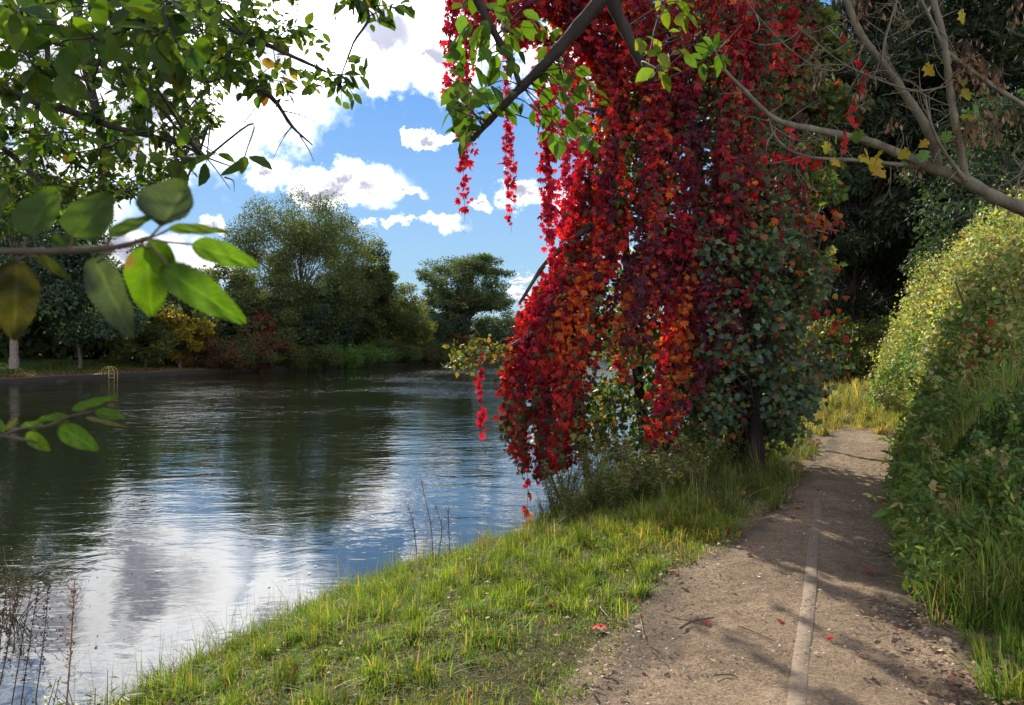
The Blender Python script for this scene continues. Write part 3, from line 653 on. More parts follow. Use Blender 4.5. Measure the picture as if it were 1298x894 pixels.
# single strands against the sky and the water
redp = lambda p: palette(len(p), [(4, (.4, .012, .045)), (2, (.5, .02, .025)), (1, (.2, .01, .03))], .2)
hang = [((590, -30), 268, 10.0, 34, .05), ((596, -30), 205, 10.1, 30, .07), ((645, -20), 282, 10.0, 30, .04), ((641, 20), 235, 10.0, 22, .04), ((700, 60), 345, 10.1, 50, .07), ((690, 60), 300, 10.0, 46, .06), ((712, 40), 290, 10.2, 44, .07), ((685, 80), 215, 10.1, 40, .07),
        ((578, -40), 110, 9.9, 60, .09), ((665, -40), 60, 10.1, 60, .1), ((735, -20), 235, 10.2, 50, .1), ((726, 90), 285, 10.2, 40, .09),
        ((612, 446), 550, 9.9, 26, .03), ((672, 590), 690, 9.4, 16, .03)]
for (x, y0), y1, D, dens, sp in hang:
    a_ = P(x, y0, D); k = 14; z = np.linspace(a_[2], P(x, y1, D)[2], k)
    q_ = np.stack([a_[0]+np.cumsum(rng.normal(0, .012, k)), a_[1]+np.cumsum(rng.normal(0, .012, k)), z], 1)
    g = Geo(); leaf_strand(g, q_, dens*1.7, .075 if sp < .06 else .09, sp*.7, redp); tubes(g, q_[None], np.full((1, k), .003), 3, (.1, .04, .04))
    # loose leafless tip
    tp = q_[-1]+np.cumsum(rng.normal(0, .03, (4, 3))+[0, 0, -.05], 0); tubes(g, np.vstack([q_[-1:], tp])[None], np.full((1, 5), .002), 3, (.15, .08, .05))
    g.build('hanging_strand', M_red, vine)
# high swag over the water along the limb
g = Geo(); n = 2600
t = rng.uniform(0, 1, n); xx = 565+t*190; yy = rng.uniform(-90, 25+35*np.abs(np.sin(t*9)), n)
D_ = rng.uniform(9.6, 10.6, n); p = np.array([P(a_, b_, c_) for a_, b_, c_ in zip(xx, yy, D_)])
keep = nz(p, 4, 88) > -.25; p = p[keep]; n = len(p)
leaves(g, p, rng.normal(0, .4, (n, 3))+[0, 0, -.9], rng.normal(0, .5, (n, 3))+[0, -.9, .2], rng.uniform(.07, .12, n), PALM, mixcol(p, [(np.ones(n), (.3, .008, .03)), (np.ones(n)*.6, (.45, .03, .02)), (np.ones(n)*.4, (.1, .02, .03))]))
g.build('swag', M_red, vine)
# side sprig poking left over the water
g = Geo(); s_ = spline([P(655, 440, 10.1), P(630, 445, 10), P(600, 440, 9.9), P(585, 458, 9.9)], 16); tubes(g, s_[None], np.linspace(.012, .004, 16)[None], 5, (.06, .05, .03))
for j in range(90):
    pass
k = rng.integers(3, 16, 260); p = s_[k]+rng.normal(0, .1, (260, 3))*[1.2, 1, .8]; leaves(g, p, rng.normal(size=(260, 3))+[-.4, 0, -.4], rng.normal(size=(260, 3))+[0, -.5, .5], rng.uniform(.06, .11, 260), BROAD, palette(260, [(3, (.1, .14, .03)), (2, (.2, .16, .03)), (1, (.25, .1, .03))]))
g.build('leafy_branch', M_leaf, host)

# dark green shrub in front, path side
shr = thing('sycamore_shrub', 'dense dark green shrub at the path side, foot of the red creeper tree', 'shrub', (3.35, 9.7, gz1(3.35, 9.7)))
g = Geo(); cc = []
for i_ in range(95):
    th = rng.uniform(0, 2*np.pi); f = rng.uniform(0, 1); rad = np.interp(f, [0, .2, .5, .8, 1], [.8, 1.0, 1.05, .85, .6])*rng.uniform(.35, 1.25)
    cc.append((3.0+.86*rad*math.cos(th), 9.8+.75*rad*math.sin(th), .5+f*3.1))
cc = np.array(cc); tw = Geo()
limb(tw, [(3.2, 9.6, gz1(3.2, 9.6)-.15), (3.17, 9.62, .35), (3.22, 9.7, .9), (3.1, 9.8, 1.8)], .13, .05, 16, 10, (.03, .025, .02))
tubes(tw, [spline([(3.2, 9.7, .25+.45*c_[2]*rng.uniform(.5, 1)), ((3.2+c_[0])/2, (9.75+c_[1])/2, c_[2]*.75+.1), c_], 8) for c_ in cc], np.tile(np.linspace(.014, .004, 8), (95, 1)), 4, (.07, .055, .04))
tw.build('stems', M_bark, shr)
n = 21000; k = rng.integers(0, 95, n); p = cc[k]+norm(rng.normal(size=(n, 3)))*rng.uniform(.05, .38, (n, 1))
kp_ = nz(p, 4.5, 99) > -.35; p = p[kp_]; n = len(p)
leaves(g, p, rng.normal(0, .6, (n, 3))+[0, -.25, -.5]+norm(p-[3.4, 9.9, 2])*.5, rng.normal(0, .6, (n, 3))+[0, -.4, .8], rng.uniform(.05, .1, n), MAPLE,
       palette(n, [(5, (.085, .135, .08)), (3, (.12, .18, .09)), (1.5, (.18, .23, .07)), (.5, (.3, .12, .03)), (.35, (.25, .03, .03))]))
g.build('foliage', M_leaf, shr)


# ------------------------------------------------------------------ undergrowth at the foot of the tree
def weed(name, label, cat, x, y, h, nst, cols, leafsize, dens, group=None, stemcol=(.1, .1, .05), tm=None, spread=.35, mt=None, droop=.0):
    z = gz1(x, y); r = thing(name, label, cat, (x, y, z), group); g = Geo(); s = Geo()
    for _ in range(nst):
        a_ = rng.uniform(0, 6.28); e = np.array([x+math.cos(a_)*spread*h*rng.uniform(.2, 1), y+math.sin(a_)*spread*h*rng.uniform(.2, 1), z+h*rng.uniform(.65, 1.05)])
        b_ = np.array([x, y, z-.02])+rng.normal(0, .03, 3)*[1, 1, 0]; q_ = spline([b_, (b_+e)/2+rng.normal(0, .04*h, 3)+[0, 0, h*.06], e], 12)
        tubes(s, q_[None], np.linspace(.0035, .0015, 12)[None]*(1+h), 4, stemcol)
        n = int(dens*h); t = rng.uniform(2, 10.99, n); i_ = t.astype(int); p = q_[i_]*(1-(t-i_))[:, None]+q_[np.minimum(i_+1, 11)]*(t-i_)[:, None]
        aa = rng.uniform(0, 6.28, n); dd_ = np.stack([np.cos(aa), np.sin(aa), rng.uniform(-.5, .5, n)-droop], 1)
        leaves(g, p+dd_*.01, dd_, rng.normal(0, .35, (n, 3))+[0, 0, 1], leafsize*rng.uniform(.6, 1.2, n), tm or LANCE, palette(n, cols))
    s.build('stems', M_dry, r); g.build('foliage', mt or M_leaf, r); return r
ug = [(.95, 8.8, .75), (1.25, 9.1, .85), (1.55, 8.9, .8), (1.9, 9.2, .75), (1.2, 8.5, .55), (1.7, 8.5, .55), (2.3, 9.2, .6), (.75, 9.4, .7), (2.7, 9.5, .5), (1.1, 9.8, .9), (1.6, 9.7, 1.0), (2.1, 9.8, .85), (2.55, 9.9, .7), (.7, 8.7, .45), (2.1, 8.6, .4), (.6, 9.9, .6)]
pos_w = ['leftmost, nearest the rock', 'front row, second from the water', 'front row, in the middle of the clump', 'front row, fourth from the water', 'low one at the front left', 'low one at the front centre', 'toward the dark trunk', 'at the bank edge', 'nearest the dark trunk', 'tall one at the back left', 'tallest, back middle', 'back row under the orange leaves', 'back right by the shrub', 'small one over the rock', 'small one in the grass to the right', 'rear one at the bank edge']
for (x, y, h), w_ in zip(ug, pos_w):
    weed('mugwort_plant', f'feathery olive weed under the red creeper, {w_}', 'weed', x, y, h, 13, [(3, (.22, .27, .09)), (3, (.16, .22, .07)), (2, (.33, .32, .13)), (.5, (.38, .18, .08))], .065, 120, 'feathery weeds under the red creeper', spread=.6, tm=NARROW)
o = weed('bramble_tangle', 'dark tangle of bare dark stems hanging to the water under the creeper', 'shrub', .75, 10.6, 1.2, 16, [(1, (.06, .06, .03)), (1, (.12, .03, .02))], .05, 14, spread=.8, stemcol=(.04, .03, .025))

# rocks at the bank
def rock(label, c, s, seed, col=(.3, .27, .24)):
    import bmesh
    bm = bmesh.new(); bmesh.ops.create_icosphere(bm, subdivisions=4, radius=1)
    V = np.array([v.co[:] for v in bm.verts]); T = np.array([[v.index for v in f.verts] for f in bm.faces]); bm.free()
    V = V*(1+.22*nz(V, 1.8, seed)+.08*nz(V, 5, seed+1))[:, None]; V = np.sign(V)*np.abs(V)**.85
    o = Geo().add(V*np.array(s)+np.array(c), T, col).build('rock', M_rock, loc=c, smoothed=True)
    tag(o, label, 'rock', 'rocks at the bank by the creeper'); return o
rock('larger grey rock on the bank under the red creeper', (.13, 8.95, -.72), (.17, .14, .11), 200)
rock('small grey rock left of the larger bank rock', (-.16, 8.75, -.8), (.1, .09, .07), 204)
rock('brown stone at the water, behind the larger bank rock', (.4, 9.6, -.78), (.16, .13, .1), 207, (.12, .1, .08))

# ------------------------------------------------------------------ right-hand thicket
def hedge_h(x, y):
    d_ = x-xr(y)-.14-.2*nz(np.stack([y, y*0], 1), 2.2, 98)-.25*nz(np.stack([x, y], 1), 1.1, 121); Hh = np.interp(y, [2, 3, 4, 5, 6.5, 8, 9.5, 12, 19, 21, 23], [.1, .15, .35, 1.1, 1.9, 2.7, 3.3, 3.9, 4.1, 2, .6])
    q_ = np.stack([x, y], 1)
    slope = np.interp(y, [3, 7, 14], [.6, .8, .85])
    return Hh*(1-np.exp(-np.clip(d_, 0, 9)/slope))*(1+.24*nz(q_, 1.4, 92)+.13*nz(q_, 4.2, 93))
def thicket(name, label, cat, n, ya, yb, tm, size, colf, zmin=0, stuff=True, mt=None, deep=.4, dmax=3.0, zmax=99, hfun=None, rough=.06):
    y_ = rng.uniform(ya, yb, n*3); d_ = rng.random(n*3)**1.5*dmax; x_ = xr(y_)+.05+d_; h_ = hedge_h(x_, y_)
    z_ = h_-np.abs(rng.normal(0, deep, n*3))*np.clip(h_, .1, 1); keep = (z_ > .02) & (h_ > .08) & (z_ > zmin+.75*nz(np.stack([x_, y_], 1), 1.3, 94)) & (z_ < zmax+.75*nz(np.stack([x_, y_], 1), 1.3, 94))
    p = np.stack([x_, y_, z_], 1)[keep][:n]; p += rng.normal(0, rough, p.shape); p = p[(p[:, 2] > .01)]; p = p[nz(p, 3.4, 122) > -.42]
    n = len(p); g = Geo()
    leaves(g, p, rng.normal(0, .7, (n, 3))+[-.4, -.3, -.3], rng.normal(0, .7, (n, 3))+[-.35, -.35, .7], size*rng.lognormal(-.1, .35, n).clip(.4, 2.0), tm, colf(p))
    root = None
    if stuff: o = g.build(name, mt or M_leaf); tag(o, label, cat, kind='stuff'); return o
    root = thing(name, label, cat, (float(xr((ya+yb)/2))+1, (ya+yb)/2, 0)); g.build('foliage', mt or M_leaf, root); return root
def grn_low(p):
    n = len(p); k = nz(p, 2, 95)
    return mixcol(p, [(np.ones(n)*3, (.14, .24, .05)), (np.clip(1+2*k, .1, 4), (.22, .33, .06)), (np.clip(1-2*k, .1, 4), (.09, .17, .055)), (np.ones(n)*.7, (.38, .36, .1))])
def yel_top(p):
    n = len(p); k = nz(p, 2.5, 96); r_ = nz(p, 3.5, 97)
    return mixcol(p, [(np.ones(n)*2.4, (.32, .33, .1)), (np.clip(1+2*k, .1, 4), (.44, .4, .15)), (np.ones(n)*1.6, (.17, .25, .07)), (np.clip(3*r_-1.2, 0, 4)*.8, (.4, .06, .03)), (np.clip(2.5*r_-1.2, 0, 2)*.6, (.35, .15, .04))])
thicket('nettle_bank', 'low green nettle growth along the right side of the path', 'undergrowth', 80000, 4.5, 18.5, LANCE, .068, grn_low, deep=.3, dmax=2.6, zmax=1.45)
hd = thicket('climber_hedge', 'tall hedge smothered in pale yellow-green climber with red flecks, right of the path', 'hedge', 100000, 7.5, 20.5, BROAD, .06, yel_top, zmin=1.2, stuff=False, deep=.2, dmax=4.6, rough=.1)
g = Geo(); 
for i_ in range(34):
    y_ = rng.uniform(8, 20); x_ = float(xr(y_))+rng.uniform(.7, 2.2); hgt = float(hedge_h(np.array([x_]), np.array([y_]))[0])
    limb(g, [(x_, y_, -.1), (x_+rng.normal(0, .15), y_+rng.normal(0, .15), hgt*.5), (x_+rng.normal(0, .3), y_+rng.normal(0, .3), hgt*.92)], .03, .01, 8, 5, (.09, .07, .05))
g.build('stems', M_bark, hd)
n = 1100; g = Geo()                                     # wispy shoots that stick out of the hedge top
for i_ in range(330):
    y_ = rng.uniform(7, 20); x_ = float(xr(y_))+rng.uniform(.1, 4.2); h0 = float(hedge_h(np.array([x_]), np.array([y_]))[0])
    if h0 < 1.2: continue
    b_ = np.array([x_, y_, h0-.1]); e = b_+np.array([rng.normal(-.12, .16), rng.normal(-.05, .15), rng.uniform(.12, .55)]); q_ = spline([b_, (b_+e)/2+[0, 0, .06], e], 6)
    tubes(g, q_[None], np.linspace(.004, .0015, 6)[None], 3, (.12, .12, .05)); k = rng.integers(1, 6, 14); leaves(g, q_[k]+rng.normal(0, .03, (14, 3)), rng.normal(size=(14, 3))+[0, 0, -.4], rng.normal(size=(14, 3))+[0, 0, 1], rng.uniform(.04, .075, 14), BROAD, yel_top(q_[k]))
g.build('loose_shoots', M_leaf, hd)
g = Geo()
for i_ in range(520):
    y_ = rng.uniform(4.6, 17); x_ = float(xr(y_))+.05+abs(rng.normal(0, .9)); h0 = float(hedge_h(np.array([x_]), np.array([y_]))[0])
    if h0 < .08 or h0 > 2.6: continue
    b_ = np.array([x_, y_, max(h0-.15, 0)]); L0 = rng.uniform(.15, .5); e = b_+np.array([rng.normal(-.35, .3)*L0, rng.normal(-.2, .3)*L0, L0*rng.uniform(.5, 1.1)]); q_ = spline([b_, (b_+e)/2+[0, 0, .25*L0], e], 8)
    tubes(g, q_[None], np.linspace(.004, .0015, 8)[None], 3, (.14, .14, .06)); m = 22; t_ = rng.uniform(1, 6.99, m); k = t_.astype(int); pp = q_[k]*(1-(t_-k))[:, None]+q_[k+1]*(t_-k)[:, None]; sz = rng.uniform(.035, .075)
    cc_ = [(.16, .27, .06), (.11, .19, .05), (.26, .28, .09), (.2, .3, .07), (.34, .28, .12)][rng.integers(0, 5)]
    leaves(g, pp, rng.normal(0, .8, (m, 3))+[-.2, -.2, -.2], rng.normal(0, .5, (m, 3))+[-.1, -.3, .9], sz*rng.uniform(.6, 1.2, m), [LANCE, BROAD, OVAL, NARROW][rng.integers(0, 4)], palette(m, [(1, cc_)]))
tag(g.build('mixed_weeds', M_leaf), 'ragged mixed weeds and shoots sticking out all over the bank right of the path', 'undergrowth', kind='stuff')
n = 16000; y_ = 4.2+rng.random(n)*12; x_ = xr(y_)+.02+np.abs(rng.normal(0, .5, n)); h_ = hedge_h(x_, y_); k = (h_ < 1.5) & (nz(np.stack([x_, y_], 1), 2.4, 131) > -.2); x_, y_, h_ = x_[k], y_[k], h_[k]; n = len(x_)
g = Geo(); blades(g, x_, y_, rng.uniform(.12, .36, n), np.full(n, .006), palette(n, [(4, (.17, .27, .05)), (2, (.28, .3, .09)), (1, (.36, .3, .14))]), .8, z=np.maximum(h_-.12, 0), clump=np.pi+rng.normal(.4, .7, n))
tag(g.build('bank_weeds', M_grass), 'long grass blades mixed through the weedy bank right of the path', 'grass', kind='stuff')
# individual nettles at the front of the bank
npos = ['at the path edge nearest the viewer', 'beside the bright grass tuft', 'low at the path edge, second from the viewer', 'behind the bright grass tuft', 'at the right frame edge above the grass', 'where the shadow edge meets the bank', 'above the pink fallen leaf', 'beside the pink fallen leaf', 'leaning out over the path beyond the pink leaf',
        'half way along the bank, at the path edge', 'half way along the bank, set back', 'tall one half way along the bank', 'at the bend of the bank edge', 'set back beyond the bend', 'far along the bank at the path edge', 'far along the bank, tall', 'under the pale hedge, near end', 'under the pale hedge, middle', 'under the pale hedge, far end', 'last before the sunlit strip of path']
ny = np.linspace(4.9, 14.6, 20)
for i_, (w_, y_) in enumerate(zip(npos, ny)):
    off = [.12, .45, .2, .75, .6][i_ % 5]+(.25 if i_ > 3 else .3)
    weed('nettle_plant', f'green nettle with drooping toothed leaves, {w_}', 'nettle', float(xr(y_))+off, float(y_), rng.uniform(.5, .85), 8, [(3, (.09, .17, .035)), (2, (.13, .22, .045)), (1, (.06, .11, .035))], .062, 70, 'nettles along the right side of the path', spread=.45, tm=LANCE, droop=.4)
for (x, y, h, w_) in [(8.3, 16.2, .8, 'where the path meets the sunlit strip'), (9.0, 17.5, .9, 'just past the sunlit strip'), (9.6, 19, .9, 'furthest along the right side'), (8.9, 15.4, 1.0, 'at the far foot of the pale hedge'), (6.3, 17.5, .6, 'on the left side past the sunlit strip')]:
    weed('yellowing_weed', f'yellow-green leafy weed, {w_}', 'weed', x, y, h, 22, [(3, (.2, .2, .05)), (2, (.12, .15, .035)), (1, (.28, .2, .07))], .1, 45, 'yellowing weeds at the end of the path', spread=.8)

# ------------------------------------------------------------------ leafy branches close to the viewer
def poly_in(pts, n, D0, D1):
    pts = np.array(pts, float); out = []
    lo_, hi_ = pts.min(0), pts.max(0)
    while len(out) < n:
        q_ = rng.uniform(lo_, hi_, (n*3, 2)); q_ = q_[inside(q_[:, 0], q_[:, 1], pts)]; out += list(q_)
    q_ = np.array(out[:n]); D_ = rng.uniform(D0, D1, n)
    return np.array([P(a_, b_, c_) for (a_, b_), c_ in zip(q_, D_)])
def leafy(root, limbs, anchors, leafsize, per, cols, barkcol, tm=OVAL, twr=.004, hangdown=.5, part='foliage', tlen=1.0):
    "anchors are twig tips, each joined to the nearest limb point; leaves along the outer part"
    AL = np.concatenate([l for l in limbs]); g = Geo(); lf = Geo()
    anchors = np.asarray(anchors); near_ = np.array([np.linalg.norm(AL-a_, axis=1).min() for a_ in anchors])
    for a_ in anchors[np.argsort(near_)]:
        dd_ = np.linalg.norm(AL-a_, axis=1); j = int(np.argmin(dd_+rng.uniform(0, .08, len(AL))*dd_.min()*6)); s_ = AL[j]
        L0 = np.linalg.norm(a_-s_); m_ = (s_+a_)/2+rng.normal(0, .1*L0, 3)+[0, 0, .08*L0]
        q_ = spline([s_, m_, a_], 10); tubes(g, q_[None], np.linspace(twr*(1+L0*.9), twr*.45, 10)[None], 4, barkcol)
        if len(anchors) > 40: AL = np.vstack([AL, q_[3:8]])
        n = max(2, int(per*rng.uniform(.6, 1.4))); t0 = max(0, 9-9*min(1, tlen*per*leafsize*.35/max(L0, .01)))
        t = np.linspace(t0, 8.99, n)+rng.uniform(-.3, 0, n); t = t.clip(0, 8.99); i_ = t.astype(int); f = (t-i_)[:, None]; p = q_[i_]*(1-f)+q_[i_+1]*f
        tg = norm(q_[-1]-q_[0]); sd = norm(np.cross(tg, rng.normal(size=3))); al = np.where(np.arange(n) % 2 == 0, 1, -1)[:, None]
        d_ = norm(sd*al*.9+tg*.55+rng.normal(0, .35, (n, 3))+[0, 0, -hangdown]); nn_ = norm(rng.normal(0, .5, (n, 3))+[0, -.25, .7])
        st = p+d_*leafsize*.16
        tubes(g, np.stack([p, p+d_*leafsize*.08, st], 1), np.full((n, 3), twr*.3), 3, barkcol)
        leaves(lf, st, d_, nn_, leafsize*rng.uniform(.6, 1.25, n), tm, palette(n, cols))
    g.build('twigs', M_twig, root); lf.build(part, M_big, root)
GL = [(4, (.065, .12, .013)), (3, (.11, .18, .016)), (3, (.04, .08, .014)), (.15, (.28, .22, .02)), (.1, (.2, .12, .03))]
DB = (.035, .028, .022)
left = thing('overhanging_tree', 'broadleaf tree whose leafy branches fill the top left corner', 'tree', (-4.6, 2.2, gz1(-4.3, .6)))
g = Geo(); limb(g, [(-4.4, .2, -.8), (-4.3, .5, .8), (-4.0, 1.2, 2.0), (-3.6, 2.2, 3.0), (-3.3, 3.4, 4.2), (-3.2, 4.4, 5.5)], .15, .05, 28, 10, (.06, .05, .04)); g.build('trunk', M_bark, left)
LBs = []
def addlimb(root, pts, r0, r1, name='limb', colr_=DB, n=26):
    g = Geo(); q_, _ = limb(g, pts, r0, r1, n, 7, colr_); g.build(name, M_bark, root); return q_
tA = (-4.2, .8, 1.5); tB = (-3.6, 2.2, 3.0); tC = (-3.3, 3.4, 4.2)
LBs.append(addlimb(left, [tB, P(-60, 90, 3.4), P(0, 115, 3.2), P(85, 140, 3.2), P(150, 163, 3.1), P(220, 180, 3.1), P(262, 200, 3.0)], .03, .005))
LBs.append(addlimb(left, [tB, P(-80, 130, 3.6), P(0, 185, 3.5), P(35, 215, 3.5), P(70, 246, 3.5)], .022, .007))
LBs.append(addlimb(left, [tC, P(60, -60, 4.2), P(110, 90, 4.0), P(128, 180, 3.9), P(130, 230, 3.9), P(120, 285, 3.9)], .035, .008))
LBs.append(addlimb(left, [tC, P(100, -80, 4), P(180, 20, 3.8), P(270, 80, 3.7), P(340, 120, 3.6), P(370, 160, 3.6), P(396, 184, 3.6)], .03, .003))
LBs.append(addlimb(left, [tC, P(180, -90, 3.6), P(270, 20, 3.3), P(350, 62, 3.2), P(400, 85, 3.2), P(425, 97, 3.2)], .02, .003))
LBs.append(addlimb(left, [tC, P(200, -120, 3.4), P(400, -60, 3.2), P(466, 10, 3.1), P(448, 55, 3.1), P(433, 95, 3.1)], .012, .0025))
LBs.append(addlimb(left, [tC, P(-40, 20, 5), P(90, 60, 5), P(180, 120, 4.9), P(250, 170, 4.8), P(235, 235, 4.8)], .03, .006))
LBs.append(addlimb(left, [tC, P(20, -60, 4.6), P(60, 60, 4.6), P(45, 160, 4.6), P(70, 260, 4.6)], .03, .006))
for l_ in [[tC, P(-100, 60, 4.6), P(-20, 110, 4.5), P(40, 150, 4.4), P(90, 200, 4.3), P(140, 235, 4.2), P(180, 250, 4.2)], [tC, P(80, -100, 4.4), P(150, -10, 4.3), P(200, 60, 4.2), P(230, 120, 4.2), P(262, 160, 4.2)],
           [tC, P(160, -120, 4.8), P(240, -40, 4.8), P(290, 20, 4.7), P(335, 50, 4.7), P(368, 60, 4.7)]]:
    LBs.append(addlimb(left, l_, .02, .004))
# bare twig ends
g = Geo()
for a_, b_, D in [((370, 160), (345, 205), 3.6), ((380, 172), (398, 205), 3.6), ((372, 160), (352, 182), 3.6), ((262, 200), (300, 212), 3.0), ((255, 192), (292, 240), 3.0), ((285, 225), (297, 243), 3.0), ((355, 140), (400, 155), 3.6), ((340, 120), (300, 170), 3.6), ((330, 115), (325, 160), 3.6), ((300, 95), (297, 130), 3.6)]:
    a3, b3 = P(*a_, D), P(*b_, D); q_ = spline([a3, (a3+b3)/2+rng.normal(0, .012, 3), b3], 8); tubes(g, q_[None], np.linspace(.0035, .0012, 8)[None], 4, DB)
g.build('bare_twigs', M_twig, left)
reg = [(-20, -40), (385, -40), (372, 20), (330, 60), (290, 110), (285, 150), (245, 200), (240, 235), (170, 262), (100, 278), (60, 290), (-20, 290)]
leafy(left, LBs[6:11]+LBs[2:3], np.concatenate([poly_in(reg, 560, 3.9, 5.4), poly_in([(-20, 150), (250, 170), (240, 235), (170, 262), (100, 278), (60, 300), (-20, 300)], 150, 3.6, 5.0)]), .048, 12, GL, DB, DIA, .003)
leafy(left, LBs[:5], poly_in([(-20, -30), (350, -30), (340, 60), (290, 100), (250, 200), (200, 215), (100, 190), (-20, 230)], 120, 2.6, 3.6), .066, 8, GL, DB, OVAL, .0035)
leafy(left, [LBs[3], LBs[4]], poly_in([(280, 40), (400, 25), (425, 60), (400, 110), (350, 125), (290, 115)], 42, 3.2, 3.8), .06, 6, GL, DB, OVAL, .0025)
leafy(left, [LBs[5]], np.array([P(x, y, 3.1) for x, y in [(405, 110), (450, 125), (438, 112), (460, 95), (425, 120), (415, 98), (455, 80), (433, 128)]]), .06, 6, GL, DB, OVAL, .0025)
leafy(left, [LBs[5]], np.array([P(x, y, 3.1) for x, y in [(425, 12), (450, 0), (478, 10), (495, 20), (505, 5), (520, 12), (470, -8), (440, 5), (490, -5)]]), .065, 6, GL, DB, OVAL, .0025)
leafy(left, LBs[:2], poly_in([(-20, -20), (330, -30), (300, 60), (230, 110), (-20, 130)], 46, 1.5, 2.3), .075, 6, GL, DB, OVAL, .003)
leafy(left, [LBs[0]], np.array([P(x, y, 2.0) for x, y in [(262, 205), (275, 195), (235, 215), (215, 200), (190, 195), (310, 200)]]), .075, 3, GL, DB, OVAL, .003, tlen=.5)

top = thing('apple_tree', 'tree behind the viewer whose dark bough crosses in front of the red creeper', 'tree', (2.2, -1.6, 0))
g = Geo(); limb(g, [(2.2, -1.6, -.1), (2.15, -1.4, 1.2), (2.0, -1.0, 2.4), (1.9, -.7, 3.2)], .14, .07, 20, 10, (.05, .042, .035)); g.build('trunk', M_bark, top)
TBs = []
TBs.append(addlimb(top, [(1.9, -.9, 2.9), (1.5, .6, 3.5), P(860, -130, 2.1), P(770, -10, 2.2), P(700, 72, 2.25), P(650, 122, 2.3), P(598, 178, 2.35)], .04, .0085, n=44))
TBs.append(addlimb(top, [(1.9, -.9, 2.9), (1.4, .8, 3.5), P(775, -90, 2.3), P(773, -10, 2.3), P(797, 48, 2.3), P(825, 105, 2.3)], .035, .013, n=30))
TBs.append(addlimb(top, [(1.5, .6, 3.5), (.7, 1.6, 3.4), P(590, -60, 2.25), P(603, -5, 2.25), P(630, 48, 2.28), P(648, 78, 2.28), P(659, 108, 2.28)], .02, .0075, n=36))
BL = [(4, (.08, .16, .014)), (3, (.05, .1, .014)), (2, (.11, .2, .02))]
def PX(l, D, j=.12): return np.array([P(x, y, D+rng.normal(0, j)) for x, y in l])
leafy(top, [TBs[0][24:], TBs[2][16:]], PX([(575, 60), (580, 75), (590, 45), (572, 85), (600, 30), (585, 15), (612, 60), (625, 95), (590, 100), (595, 125), (605, 115), (575, 150), (568, 135), (590, 150), (600, 165), (583, 130), (610, 90), (640, 130), (620, 140), (655, 65), (645, 40), (665, 30), (660, 12), (635, 15), (680, 25), (690, 55), (622, 75), (600, 80), (630, 110), (612, 40), (578, 100), (603, 140), (590, 160)], 2.25), .062, 5, BL, DB, OVAL, .0022, .9, tlen=.7)
leafy(top, [TBs[0][28:40]], PX([(690, 100), (705, 120), (715, 145), (725, 135), (735, 165), (700, 165), (715, 178), (745, 110), (740, 150), (728, 185), (700, 135), (755, 120), (765, 150), (690, 150), (748, 175), (710, 90), (730, 100)], 2.3), .055, 5, BL, DB, OVAL, .0022, .5, tlen=.7)
leafy(top, [TBs[1]], PX([(845, 40), (835, 65), (850, 85), (815, 45), (870, 15), (880, 5), (845, 10), (860, 60), (838, 90)], 2.3), .055, 4, [(3, (.14, .22, .02)), (2, (.2, .22, .02))], DB, OVAL, .0022, .9, tlen=.6)
leafy(top, [TBs[1]], PX([(890, 45), (905, 55), (895, 75), (915, 70), (880, 55)], 2.3, .03), .055, 4, BL, DB, OVAL, .0022, .9, tlen=.3)

# big single leaves at arm's length: two shoots coming in from the left
def big_leaf(root, base, tip, width, D, col, D2=None, fold=.25, face=(0, -1, .35), curl=.12, broad=.5):
    a_ = P(*base, D); b_ = P(*tip, D2 or D+.02); L_ = np.linalg.norm(b_-a_); d_ = norm(b_-a_); w = width/F*D/L_/2
    n_ = norm(np.array(face, float)); s_ = norm(np.cross(n_, d_)); n_ = np.cross(d_, s_)
    NU = 34; NV = 13; U = np.linspace(0, 1, NU); V = []; VC = []
    for i_, u_ in enumerate(U):
        ww = w*(math.sin(math.pi*min(1, u_**(.8 if broad < .5 else .68))*.985)**.75) if 0 < i_ < NU-1 else .0
        ser = 1+(.05 if i_ % 2 else -.03)
        for v_ in np.linspace(-1, 1, NV):
            z_ = fold*w*abs(v_)**1.3-curl*(u_-.4)**2*1.2+.02*math.sin(u_*17+v_*5)+(-.012 if abs(v_) < .01 else 0)
            fr_ = (u_*9.5-abs(v_)*2.2) % 1; vn = fr_ < .16; z_ -= .006*vn
            VC.append(1.55 if abs(v_) < .01 else 1.3 if vn else 1.0)
            V.append(a_+L_*(d_*u_+s_*v_*ww*ser+n_*z_))
    T = []
    for i_ in range(NU-1):
        for j in range(NV-1):
            A = i_*NV+j; T += [[A, A+1, A+NV+1], [A, A+NV+1, A+NV]]
    c_ = np.tile(np.array(col), (NU*NV, 1))*np.array(VC)[:, None]*.85
    bl_ = smooth(nz(np.array(V), 90, int(rng.integers(500))), 1.0, 1.3)[:, None]; c_ = c_*(1-bl_)+np.array([.16, .1, .03])*bl_
    c_ *= 1+.1*nz(np.array(V), 60, 5)[:, None]
    g = Geo(); g.add(V, T, c_); o = g.build('leaf', M_big, root, smoothed=True); return o
sh = thing('leafy_shoot', 'shoot with large blurred green leaves reaching in from the left at eye level', 'branch', tuple(P(-60, 320, .62)))
g = Geo(); stc = (.07, .055, .035)
limb(g, [P(-160, 300, .7), P(-60, 318, .66), P(0, 319, .66), P(80, 318, .66), P(150, 313, .66), P(188, 302, .66)], .0042, .0022, 26, 8, stc)
